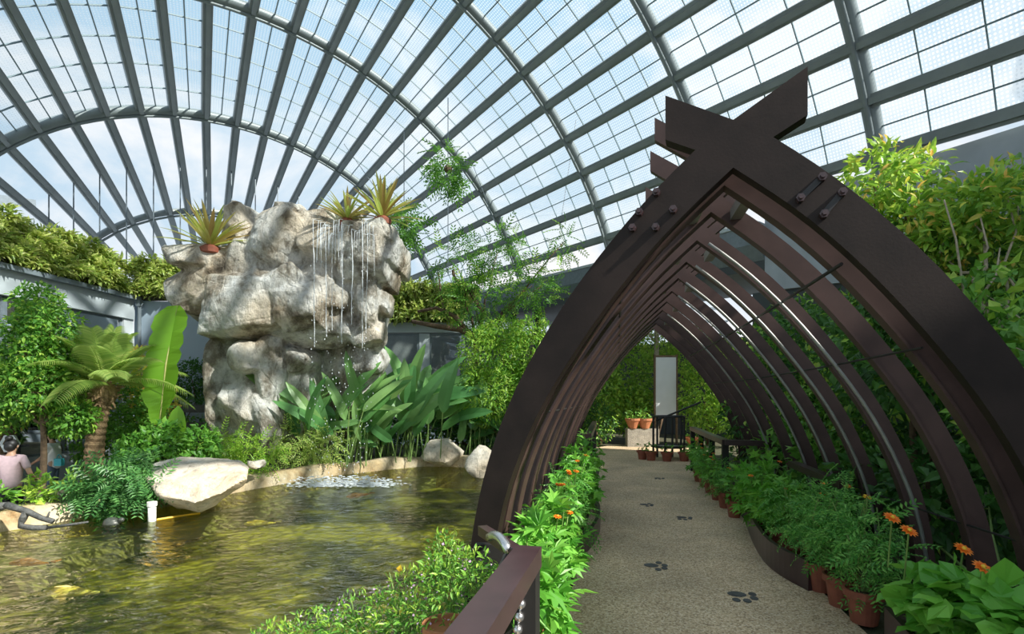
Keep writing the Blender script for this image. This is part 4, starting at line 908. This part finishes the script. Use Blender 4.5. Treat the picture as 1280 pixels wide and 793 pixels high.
def tree(name, label, basep, topp, blobs, n, L, mat, tpl='ovate', wr=.5, r0=.08, bark='bark', extra=None, **kw):
    basep = np.asarray(basep, float); t = thing(name, label, 'tree', basep); mb = MB(); blob_leaves(mb, blobs, n, L, tpl, wr, **kw); mb.build('foliage', mat, t)
    mb = MB(); pts = arc(basep, topp, .08, 10, (1, 0, 0)); mb.tube(pts, np.linspace(r0, r0*.6, 10), 9)
    tr = mb.build('trunk', bark, t, smooth=True)
    for b in blobs:
        mb = MB(); q = arc(topp+(pts[-3]-topp)*RS.rand(), b[0], .15, 7); q[1:-1] += RS.normal(size=(5, 3))*.06; mb.tube(q, np.linspace(r0*.5, r0*.12, 7), 6); mb.build('branch', bark, tr, smooth=True)
    if extra:
        mb = MB(); blob_leaves(mb, [(b[0], tuple(np.array(b[1])*1.05)) for b in blobs], extra[1], extra[2], tpl, wr, **{**kw, "inner": .85}); mb.build('young_foliage', extra[0], t)
    return t
b_ = P(47, 625, 10.0); b_[2] = -.75
tree('broadleaf_tree', 'leafy green tree with slim trunk beside the person in pink', b_, P(52, 510, 10.0), [B(-10, 400, 62, 470, 10.2), B(30, 380, 95, 450, 10.6), B(0, 450, 75, 520, 10.0), B(55, 430, 112, 500, 10.8), B(60, 500, 115, 545, 10.4), B(-30, 470, 30, 540, 10.0), B(25, 356, 70, 400, 11)], 6500, .115, 'leaf_mid', 'lance', .42, .07, extra=('leaf_light', 2000, .1))
b_ = P(10, 600, 12.2); b_[2] = -.75
tree('broadleaf_tree', 'darker tree with yellow tips behind the leafy tree at far left', b_, P(10, 520, 12.2), [B(-30, 440, 40, 520, 12.4), B(20, 440, 90, 520, 12.6), B(-40, 500, 30, 545, 12.2), B(60, 470, 125, 540, 12.4)], 4200, .14, 'leaf_dark', 'ovate', .5, .08, extra=('leaf_yellow', 700, .12))
shrub('low_shrub', 'small bright shrub on the pond wall beside the person', 'shrub', G(48, 8.7), [B(38, 592, 60, 628, 8.9), B(34, 610, 56, 640, 8.6)], 160, .13, 'leaf_light', 'ovate', .55, stem='stem_green', r0=.012)
shrub('low_shrub', 'green leafy shrub at the left edge in front of person', 'shrub', G(-8, 8.2), [B(-25, 608, 6, 648, 8.1)], 150, .14, 'leaf_mid', 'ovate', .55, stem='stem_green', r0=.012)
# shelf rack with plants in the shade left of the rock
c = P(243, 0, 14.6); c[2] = -.75; t = thing('plant_rack', 'dark stepped rack of potted seedlings left of the rock pillar', 'rack', c)
for i, z in enumerate((.25, .75, 1.25)):
    y = c[1]+.3*i; mb = MB(); mb.box(A(c[0], y, z), (1.5, .34, .05)); mb.box(A(c[0], y-.16, z+.1), (1.5, .03, .2)); mb.build('shelf', 'shelf_grey', t)
    mb = MB(); blob_leaves(mb, [(A(c[0]+q, y, z+.25), (.3, .15, .14)) for q in (-.5, 0, .5)], 200, .13, 'ovate', .55); mb.build('seedling_row', 'leaf_dark' if i == 2 else 'leaf_mid', t)
for sx in (-.74, .74):
    for sy in (-.1, .7): mb = MB(); mb.box(A(c[0]+sx, c[1]+sy, .7), (.05, .05, 1.4)); mb.build('post', 'black', t)
shrub('clipped_hedge', 'dark clipped hedge against the blue grey recess wall', 'hedge', P(230, 0, 15.5)*A(1, 1, 0)+A(0, 0, -.75), [B(212, 450, 268, 500, 15.7, .35), B(168, 470, 215, 540, 15.2, .35)], 2600, .11, 'leaf_dark', 'ovate', .5, r0=.03)
# middle distance
c = P(630, 0, 16.6); c[2] = -.2
shrub('feathery_bamboo_shrub', 'big bright green feathery shrub behind the left pergola leg', 'shrub', c, [B(575, 410, 650, 480, 16.8, .9), B(630, 400, 700, 470, 17, .9), B(570, 460, 650, 530, 16.4, .9), B(640, 450, 720, 530, 16.6, 1.), B(600, 400, 660, 440, 17.2, .7)], 9000, .16, 'leaf_light', 'lance', .28, r0=.05, extra=[('tip_foliage', 'leaf_mid', 2200, .15, 'lance', .28)])
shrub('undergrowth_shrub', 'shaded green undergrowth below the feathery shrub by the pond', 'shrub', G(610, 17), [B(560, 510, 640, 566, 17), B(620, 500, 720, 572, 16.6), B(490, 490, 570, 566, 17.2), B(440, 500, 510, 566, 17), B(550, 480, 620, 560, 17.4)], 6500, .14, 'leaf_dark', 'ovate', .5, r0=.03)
b_ = P(600, 0, 18.5); b_[2] = -.2
t = tree('powderpuff_tree', 'sparse tree with twisted bare limbs and ferny leaves below the ring beam', b_, P(592, 420, 18.5), [B(545, 300, 600, 370, 18, .5), B(590, 290, 655, 340, 18, .6), B(640, 330, 690, 385, 17.6, .5), B(560, 350, 640, 410, 18, .7), B(690, 285, 720, 320, 17.6, .4), B(655, 340, 700, 375, 17.6, .4)], 420, .55, 'leaf_mid', 'pinnate', .55, .12, extra=('leaf_light', 130, .5))
tr = [o for o in t.children if o.name.startswith('trunk')][0]
for pts_, r in (([(592, 420), (575, 412), (545, 408), (515, 402)], .14), ([(585, 415), (568, 395), (545, 385), (522, 390)], .1), ([(600, 405), (603, 390), (588, 365), (568, 348), (566, 338)], .1), ([(560, 400), (552, 375), (548, 340)], .05)):
    mb = MB(); mb.tube([P(x, y, 18.3) for x, y in pts_], np.linspace(r, r*.5, len(pts_)), 7); mb.build('limb', 'bark', tr, smooth=True)
# hanging ferns
def hang(label, px0, py0, px1, py1, Y, n, wire):
    bl = B(px0, py0, px1, py1, Y); t = thing('hanging_fern', label, 'hanging plant', bl[0], 'hanging ferns under the vault'); mb = MB(); blob_leaves(mb, [bl], n, .6, 'pinnate', .5, up=.4, droop=.5, inner=.2); mb.build('foliage', 'leaf_mid', t)
    mb = MB(); mb.tube([bl[0]+A(0, 0, wire[0]), bl[0]+A(0, 0, wire[1])], .014, 5); mb.build('wire', 'cable', t); mb = MB(); mb.ball(bl[0], .14, 8, 6); mb.build('moss_ball', 'bark', t)
hang('hanging fern highest under the glass vault', 544, 188, 576, 235, 16.5, 110, (-3.4, 2.3)); hang('hanging fern behind the right corner of the rock', 488, 262, 522, 300, 16.5, 100, (0, 3.0))
for i, (a, b, Y) in enumerate((((625, 295), (585, 190), 19.6), ((700, 285), (720, 150), 19.6), ((548, 345), (430, 180), 19.8))):
    mb = MB(); mb.tube([P(*a, Y), P(*b, Y+.5)], .012, 4); struct(mb.build('beam_hanger', 'cable'))

# far end of the path
FE = 'dense shrubs at the far end of the path'
for i, (bx, n, L, mt, lab) in enumerate((
    ([B(715, 440, 775, 540, 18.6, 1), B(690, 420, 760, 480, 19, 1)], 1900, .24, 'leaf_lime', 'dense green shrub left of the path end behind last left arch'),
    ([B(755, 430, 815, 520, 20, 1), B(765, 480, 815, 545, 19, .7)], 1700, .24, 'leaf_lime', 'dense green shrub between the orange planters and the path end'),
    ([B(800, 410, 845, 450, 21, 1), B(840, 410, 900, 470, 20.5, 1)], 1300, .2, 'leaf_light', 'lighter tree foliage above the white board'),
    ([B(850, 450, 915, 540, 18.2, 1), B(890, 430, 950, 540, 17.2, 1)], 2200, .22, 'leaf_lime', 'dense green shrub right of the white board'),
    ([B(725, 500, 770, 552, 17.6, .6)], 500, .16, 'leaf_dark', 'low dark shrub beside the far left railing end'))):
    c = bx[0][0]*A(1, 1, 0); shrub('hedge_shrub', lab, 'shrub', c, bx, int(n*1.9), L*.7, mt, 'ovate', .5, FE, r0=.05, extra=[('young_foliage', 'leaf_light', n//2, L*.65, 'ovate', .5)])
mb = MB(); c = P(820, 0, 20.3)*A(1, 1, 0); mb.tube([c, P(821, 400, 20.3)], .1, 8); mb.tube([P(821, 430, 20.3), P(800, 405, 20.3)], .05, 6); tag(mb.build('bare_trunk', 'bark_pale', loc=c), 'bare pale tree trunk rising behind the white board', 'tree')

# right hand hedge seen through the ribs: individual shrubs
HG = 'shrubs of the hedge right of the pergola'
proto = None
labs = ['dark green hedge shrub right of pergola, nearest the camera', 'hedge shrub right of pergola, second from the camera', 'hedge shrub right of pergola, third from the camera', 'hedge shrub right of pergola, fourth from the camera', 'hedge shrub right of pergola, fifth from the camera', 'hedge shrub right of pergola, sixth from the camera', 'hedge shrub right of pergola, farthest by the far railing']
for i in range(7):
    c = UT(3.5+.12*(i % 2), 3.4+i*1.65); c[2] = -.03
    if i in (0, 1):
        bl = [(c+A(RS.uniform(-.3, .3), RS.uniform(-.6, .6), z), (.6, .75, .5)) for z in (.45, 1.0, 1.55, 2.1)]
        last = shrub('hedge_shrub', labs[i], 'shrub', c, bl, 4200, .095, 'leaf_mid' if i else 'leaf_dark', 'ovate', .55, HG, r0=.04, extra=[('young_foliage', 'leaf_light', 800, .08, 'ovate', .5)])
        if i == 0: p0_ = last
        else: p1_ = last
    else: dup((p0_, p1_)[i % 2], c, i*1.1, 1.3+.05*(i % 3), labs[i])
# near right trees
b_ = UT(3.6, 5.2)
tree('yellow_tipped_tree', 'tree with yellow young tips rising above right pergola arch', b_, P(1110, 330, 5.6), [B(1060, 190, 1115, 260, 5.6, .5), B(1100, 200, 1160, 270, 5.7, .5), B(1080, 250, 1150, 330, 5.5, .6), B(1140, 280, 1190, 350, 5.6, .5), B(1100, 310, 1165, 380, 5.7, .5)], 2000, .125, 'leaf_lime', 'lance', .34, .045, extra=('leaf_yellow', 500, .1), up=.3, droop=.1)
b_ = UT(3.7, 3.7)
tree('yellow_tipped_tree', 'bushy tree with orange tips at the right picture edge', b_, P(1225, 380, 4.6), [B(1180, 225, 1250, 300, 4.8, .5), B(1235, 200, 1310, 290, 4.6, .5), B(1150, 260, 1215, 330, 5.0, .4), B(1200, 290, 1290, 360, 4.9, .5)], 1900, .11, 'leaf_lime', 'lance', .34, .04, 'bark_pale', extra=('leaf_yellow', 420, .1), up=.3, droop=.1)
b_ = UT(4.5, 4.5)
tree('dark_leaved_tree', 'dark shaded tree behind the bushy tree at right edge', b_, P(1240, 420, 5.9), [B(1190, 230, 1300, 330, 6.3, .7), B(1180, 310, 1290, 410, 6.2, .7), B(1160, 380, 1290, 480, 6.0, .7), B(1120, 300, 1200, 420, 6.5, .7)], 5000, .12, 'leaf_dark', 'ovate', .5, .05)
t = shrub('climbing_shrub', 'pale stemmed shrub sprawling beside right pergola leg', 'shrub', UT(2.9, 3.0), [B(1180, 380, 1260, 450, 4.2, .3), B(1230, 390, 1310, 480, 3.7, .3), B(1230, 470, 1320, 560, 3.6, .3), B(1190, 330, 1250, 390, 4.3, .3)], 420, .13, 'leaf_mid', 'ovate', .55, stem='bark_pale', r0=.012, inner=.2, extra=[('young_foliage', 'leaf_light', 110, .15, 'ovate', .5)])
mb = MB()
for pts_ in ([(1245, 400), (1215, 350), (1235, 310), (1225, 270)], [(1230, 420), (1205, 370), (1195, 300), (1180, 250)], [(1262, 380), (1255, 330), (1270, 290), (1260, 250)], [(1215, 385), (1245, 345), (1250, 310)], [(1200, 440), (1180, 390), (1165, 340)]):
    mb.tube([P(x, y, 4.5) for x, y in pts_], np.linspace(.014, .006, len(pts_)), 5)
mb.build('pale_branch', 'bark_pale', t, smooth=True)
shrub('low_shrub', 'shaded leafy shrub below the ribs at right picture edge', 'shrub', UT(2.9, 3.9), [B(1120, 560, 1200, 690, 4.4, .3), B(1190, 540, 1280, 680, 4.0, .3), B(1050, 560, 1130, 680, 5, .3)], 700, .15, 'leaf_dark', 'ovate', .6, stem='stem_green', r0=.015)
shrub('low_shrub', 'green shrub behind the side rail of the pergola', 'shrub', UT(2.7, 6.6), [B(990, 540, 1060, 640, 6.6, .3), B(940, 540, 1000, 620, 7.6, .3)], 700, .14, 'leaf_mid', 'ovate', .6, stem='stem_green', r0=.015)

# ---------------------------------------------------------------- small pond things
mb = MB()
t = thing('driftwood', 'dark forked driftwood branch leaning on pond wall at far left', 'driftwood', onz(P(40, 660, 1), WZ))
for nm, pts_, r in (('main_limb', [(8, 632), (22, 636), (35, 640), (52, 648), (66, 652)], .05), ('lower_limb', [(33, 640), (28, 650), (26, 658), (40, 660), (58, 660)], .05), ('twig', [(58, 650), (62, 640)], .016), ('root_end', [(-12, 630), (0, 634), (10, 632)], .07), ('twig', [(60, 660), (90, 656), (110, 653)], .02)):
    mb = MB(); mb.tube([P(x, y, 7.7) for x, y in pts_], np.linspace(r, r*.7, len(pts_))*(1+.2*RS.rand(len(pts_))), 7); mb.build(nm, 'drift', t, smooth=True)
c = onz(P(140, 655, 1), WZ)+A(0, .0, 0); t = thing('turtle', 'small dark turtle poking out of the water by the pond wall', 'turtle', c)
mb = MB(); mb.ball(c+A(0, 0, .0), (.14, .11, .09), 12, 8); mb.ball(c+A(.17, -.02, .07), (.05, .04, .04), 8, 6); mb.tube([c+A(.1, 0, .02), c+A(.17, -.02, .06)], .03, 6)
for sx, sy in ((.1, -.1), (-.1, -.1), (.1, .1), (-.1, .1)): mb.ball(c+A(sx, sy, -.02), (.05, .04, .02), 6, 4)
mb.build('body', 'turtle', t, smooth=True); mb = MB(); mb.ball(c+A(-.01, 0, .02), (.125, .1, .09), 12, 8); mb.build('shell', 'turtle', t, smooth=True)
c = onz(P(190, 652, 1), WZ); t = thing('pipe_stub', 'short white plastic pipe standing at the pond edge', 'pipe', c); mb = MB(); mb.tube([c-A(0, 0, .2), c+A(0, 0, .3)], .06, 12); mb.build('pipe', 'white_pvc', t, smooth=True); mb = MB(); mb.lathe(c+A(0, 0, .26), [(.075, 0), (.075, .07), (.05, .07), (.05, .02)], 12); mb.build('collar', 'white_pvc', t)
def koi(label, px, py, L, rz, mat):
    c = onz(P(px, py, 1), WZ)-A(0, 0, .06); t = thing('koi', label, 'fish', c, 'koi in the pond'); mb = MB(); d = A(cos(rz), sin(rz), 0)
    s = np.linspace(0, 1, 9); pts = np.array([c+d*(q-.5)*L+A(-d[1], d[0], 0)*.04*sin(q*5) for q in s]); mb.tube(pts, L*np.array([.03, .08, .105, .11, .1, .08, .055, .035, .02]), 9); mb.build('body', mat, t, smooth=True)
    mb = MB(); e = c+d*.48*L; sd = A(-d[1], d[0], 0); mb.add([e, e+d*.2*L+sd*.1*L, e+d*.12*L, e+d*.2*L-sd*.1*L, e+A(0, 0, .02), e+d*.2*L+sd*.1*L+A(0, 0, .02), e+d*.12*L+A(0, 0, .02), e+d*.2*L-sd*.1*L+A(0, 0, .02)], [(0, 1, 2, 3), (7, 6, 5, 4), (0, 4, 5, 1), (1, 5, 6, 2), (2, 6, 7, 3), (3, 7, 4, 0)]); mb.build('tail_fin', mat, t)
    for q in (1, -1):
        mb = MB(); e = c-d*.2*L+sd*.08*L*q; leaves(mb, [e], [nrm(sd*q+d*.7)], [A(0, 0, 1)], [L*.17], [L*.1], 'ovate'); mb.build('side_fin', mat, t)
koi('pale koi with yellow tail just under the surface at lower left', 88, 734, .62, .15, 'koi_white'); koi('orange koi at the left edge of the pond', 38, 698, .5, .1, 'koi_orange'); koi('orange koi swimming near the splash', 448, 616, .55, .8, 'koi_orange'); koi('pale koi swimming below the splash', 325, 650, .5, .3, 'koi_white')
t = thing('yellow_hose', 'yellow hose floating along the base of the largest boulder', 'hose', onz(P(225, 646, 1), WZ)); mb = MB(); mb.tube([onz(P(x, y, 1), WZ)+A(0, 0, .015) for x, y in ((196, 651), (215, 648), (235, 645), (250, 643))], .018, 6); mb.build('tube', 'petal_yellow', t)

# ---------------------------------------------------------------- people on the left walkway
def skin_body(name, verts, edges, radii, mat, parent, sub=2):
    o0 = ORG[parent.name]; me = bpy.data.meshes.new(name); me.from_pydata([tuple(np.asarray(v)-o0) for v in verts], edges, []); me.materials.append(M[mat])
    o = bpy.data.objects.new(name, me); col.objects.link(o); o.parent = parent; ORG[o.name] = o0
    import bmesh
    bm = bmesh.new(); bm.from_mesh(me); ly = bm.verts.layers.skin.verify(); bm.verts.ensure_lookup_table()
    for bv, r in zip(bm.verts, radii): bv[ly].radius = (r, r)
    bm.verts[0][ly].use_root = True; bm.to_mesh(me); bm.free()
    m = o.modifiers.new('skin', 'SKIN'); m.use_smooth_shade = True
    s = o.modifiers.new('sub', 'SUBSURF'); s.levels = sub; s.render_levels = sub
    return o
def person(label, c, face, H, shirt, trousers, pose, hair_bun=False, hold=None):
    """face: heading of the body (radians, 0 = +X)"""
    c = np.asarray(c, float); t = thing('person', label, 'person', c); f = A(cos(face), sin(face), 0); r = A(sin(face), -cos(face), 0); k = H/1.7
    W_ = lambda a, b, z: c+f*a*k+r*b*k+A(0, 0, z*k)
    V = [W_(0, 0, .95), W_(0, 0, 1.12), W_(.01, 0, 1.32), W_(0, 0, 1.43), W_(.01, 0, 1.50), W_(.03, 0, 1.57), W_(.03, 0, 1.66)]
    R = [.12, .115, .13, .07, .05, .085, .075]; Ed = [(0, 1), (1, 2), (2, 3), (3, 4), (4, 5), (5, 6)]
    arms = []
    for sg in (-1, 1):
        leg = [W_(0, .09*sg, .88), W_(.02, .1*sg, .48), W_(0, .1*sg, .08), W_(.14, .11*sg, .04)]; i = len(V); V += leg; R += [.085, .06, .042, .035]; Ed += [(0, i), (i, i+1), (i+1, i+2), (i+2, i+3)]
        sh, el, wr = W_(0, .19*sg, 1.39), W_(*pose[sg][0]), W_(*pose[sg][1]); i = len(V); V += [sh, el, wr]; R += [.052, .042, .03]; Ed += [(2, i), (i, i+1), (i+1, i+2)]
        d = nrm(wr-el); pal = wr+d*.08*k; V.append(pal); R.append(.034); pi_ = len(V)-1; Ed.append((i+2, pi_)); sd = nrm(np.cross(d, A(0, 0, 1))+f*.2)
        for q in range(4):
            L = (.07, .08, .075, .055)[q]*k; b = pal+d*.02*k+sd*(q-1.5)*.02*k; a1 = b+d*L*.55; a2 = a1+nrm(d-A(0, 0, .5))*L*.5; j = len(V); V += [b, a1, a2]; R += [.0095, .009, .0075]; Ed += [(pi_, j), (j, j+1), (j+1, j+2)]
        b = wr+d*.03*k-sd*.03*k; j = len(V); V += [b, b+nrm(d-sd*.8)*.045*k]; R += [.011, .008]; Ed += [(pi_, j), (j, j+1)]
        arms.append((sh, el, wr, leg))
    skin_body('body', V, Ed, [x*k if np.isscalar(x) else x for x in R], 'skin', t)
    # face: nose, eyes, mouth, ears
    hd = W_(.03, 0, 1.61)
    mb = MB(); mb.ball(W_(.125, 0, 1.6), A(.014, .014, .02)*k, 6, 5); mb.build('nose', 'skin', t)
    for sg in (-1, 1):
        mb = MB(); mb.ball(W_(.108, .033*sg, 1.625), .011*k, 6, 5); mb.build('eye', 'hair', t); mb = MB(); mb.ball(W_(.02, .088*sg, 1.605), A(.018, .018, .03)*k, 6, 5); mb.build('ear', 'skin', t)
    mb = MB(); mb.ball(W_(.113, 0, 1.562), A(.01, .02, .007)*k, 6, 4); mb.build('mouth', 'pink', t)
    mb = MB(); mb.ball(W_(.005, 0, 1.645), A(.105, .1, .1)*k, 12, 8); mb.ball(W_(-.03, 0, 1.6), A(.085, .088, .09)*k, 10, 7)
    if hair_bun: mb.ball(W_(-.05, 0, 1.76), A(.06, .06, .05)*k, 9, 7)
    mb.build('hair', 'hair', t, smooth=True)
    # shirt and trousers grow on the same skeleton, a little wider
    SV = [W_(0, 0, .8), W_(0, 0, .95), W_(0, 0, 1.12), W_(.01, 0, 1.32), W_(0, 0, 1.43)]; SR = [.17, .165, .15, .158, .085]; SE = [(0, 1), (1, 2), (2, 3), (3, 4)]
    for (sh, el, wr, leg) in arms: i = len(SV); SV += [sh, sh+(el-sh)*.75]; SR += [.075, .064]; SE += [(3, i), (i, i+1)]
    skin_body('shirt', SV, SE, [x*k for x in SR], shirt, t)
    TV = [W_(0, 0, .98), W_(0, 0, .9)]; TR = [.145, .155]; TE = [(0, 1)]
    for (sh, el, wr, leg) in arms: i = len(TV); TV += leg[:3]; TR += [.105, .08, .065]; TE += [(1, i), (i, i+1), (i+1, i+2)]
    skin_body('trousers', TV, TE, [x*k for x in TR], trousers, t)
    for (sh, el, wr, leg) in arms: mb = MB(); mb.ball((leg[2]+leg[3])/2-A(0, 0, .02), A(.11, .06, .05)*k, 8, 6); mb.build('shoe', 'black', t)
    return t
c = P(14, 0, 9.0); c[2] = -.75
person('person in pink shirt and black trousers standing with back turned', c, rad(100), 1.62, 'pink', 'trouser', {-1: ((.02, -.28, 1.1), (.2, -.22, .98)), 1: ((.02, .29, 1.1), (.2, .24, 1.0))}, True)
c = P(66, 0, 11.6); c[2] = -.75
person('person in white shirt and dark trousers behind the slim tree trunk', c, rad(200), 1.62, 'white_shirt', 'denim', {-1: ((.1, -.25, 1.12), (.3, -.12, 1.0)), 1: ((.05, .27, 1.1), (.22, .26, .96))})
c2_ = P(74, 578, 11.35); t = thing('carry_bag', 'small turquoise bag held by the person in white', 'bag', c2_-A(0, 0, .12)); mb = MB(); mb.box(c2_, (.16, .09, .16)); mb.build('pouch', 'cyan', t); mb = MB(); mb.tube(arc(c2_+A(-.06, 0, .07), c2_+A(.06, 0, .07), .1), .008, 5); mb.build('strap', 'cyan', t)
c = P(11, 555, 10.6); t = thing('hexagon_sign', 'white rimmed hexagonal sign with brown centre behind the person in pink', 'sign', A(c[0], c[1], -.75))
hx = lambda R_, y: [c+A(R_*cos(a), y, R_*sin(a)) for a in np.linspace(0, 2*pi, 7)[:-1]]
mb = MB(); v = hx(.2, 0)+hx(.2, .05)+hx(.13, 0)+hx(.13, .05); mb.add(v, [f for i in range(6) for f in ((i, (i+1) % 6, 12+(i+1) % 6, 12+i), (6+i, 18+i, 18+(i+1) % 6, 6+(i+1) % 6), (i, 6+i, 6+(i+1) % 6, (i+1) % 6), (12+i, 12+(i+1) % 6, 18+(i+1) % 6, 18+i))]); mb.build('rim', 'white_panel', t)
mb = MB(); v = hx(.135, .01)+hx(.135, .04); mb.add(v, [(0, 1, 2, 3, 4, 5), (11, 10, 9, 8, 7, 6)]); mb.build('centre_panel', 'bark', t); mb = MB(); mb.tube([A(c[0], c[1]+.04, -.75), A(c[0], c[1]+.04, c[2]-.15)], .03, 7); mb.build('post', 'galv', t)
mb = MB(); a = P(-6, 0, 11.2); mb.tube([A(a[0], 11.2, -.75), A(a[0], 11.2, 1.2)], .35, 12); struct(mb.build('pillar_brown', 'bark'))

# ---------------------------------------------------------------- light, sky, camera
w = bpy.data.worlds.new('World'); scene.world = w; w.use_nodes = True; nt = w.node_tree; nt.nodes.clear()
tc = N(nt, 'ShaderNodeTexCoord'); sp = N(nt, 'ShaderNodeSeparateXYZ'); nt.links.new(tc.outputs['Generated'], sp.inputs[0])
mp = N(nt, 'ShaderNodeMapping'); mp.inputs['Scale'].default_value = (2.2, 2.2, 4); nt.links.new(tc.outputs['Generated'], mp.inputs[0])
nz = N(nt, 'ShaderNodeTexNoise'); nz.inputs['Scale'].default_value = 1.5; nz.inputs['Detail'].default_value = 8; nz.inputs['Roughness'].default_value = .6; nz.inputs['Distortion'].default_value = .4; nt.links.new(mp.outputs[0], nz.inputs['Vector'])
sky = ramp(nt, sp.outputs[2], [(.45, (.6, .76, .9)), (.62, (.4, .66, .88)), (1, (.28, .54, .82))])
cl = ramp(nt, nz.outputs['Fac'], [(.44, (0, 0, 0)), (.6, (1, 1, 1))])
mx = N(nt, 'ShaderNodeMix', data_type='RGBA'); nt.links.new(cl.outputs[0], mx.inputs[0]); nt.links.new(sky.outputs[0], mx.inputs[6]); mx.inputs[7].default_value = (.97, .98, 1.0, 1)
bg = N(nt, 'ShaderNodeBackground'); bg.inputs[1].default_value = .75; nt.links.new(mx.outputs[2], bg.inputs[0])
ow = N(nt, 'ShaderNodeOutputWorld'); nt.links.new(bg.outputs[0], ow.inputs[0])
sl = bpy.data.lights.new('sun', 'SUN'); sl.energy = 6.4; sl.angle = rad(1.2); sl.color = (1, .95, .86); so = bpy.data.objects.new('sun', sl); col.objects.link(so)
so.rotation_euler = Vector((.78, -.46, .74)).to_track_quat('Z', 'Y').to_euler()
cam = bpy.data.cameras.new('camera'); cam.sensor_width = 36; cam.lens = F/1280*36; cam.shift_y = (HY-396.5)/1280; cam.clip_end = 500
co = bpy.data.objects.new('camera', cam); col.objects.link(co); co.location = (0, 0, CZ); co.rotation_euler = (pi/2, 0, 0); scene.camera = co
scene.view_settings.view_transform = 'Standard'; scene.view_settings.look = 'None'; scene.view_settings.gamma = 1; scene.view_settings.use_curve_mapping = False; scene.view_settings.exposure = .45
scene.cycles.use_denoising = True
scene.cycles.max_bounces = 6; scene.cycles.transparent_max_bounces = 12
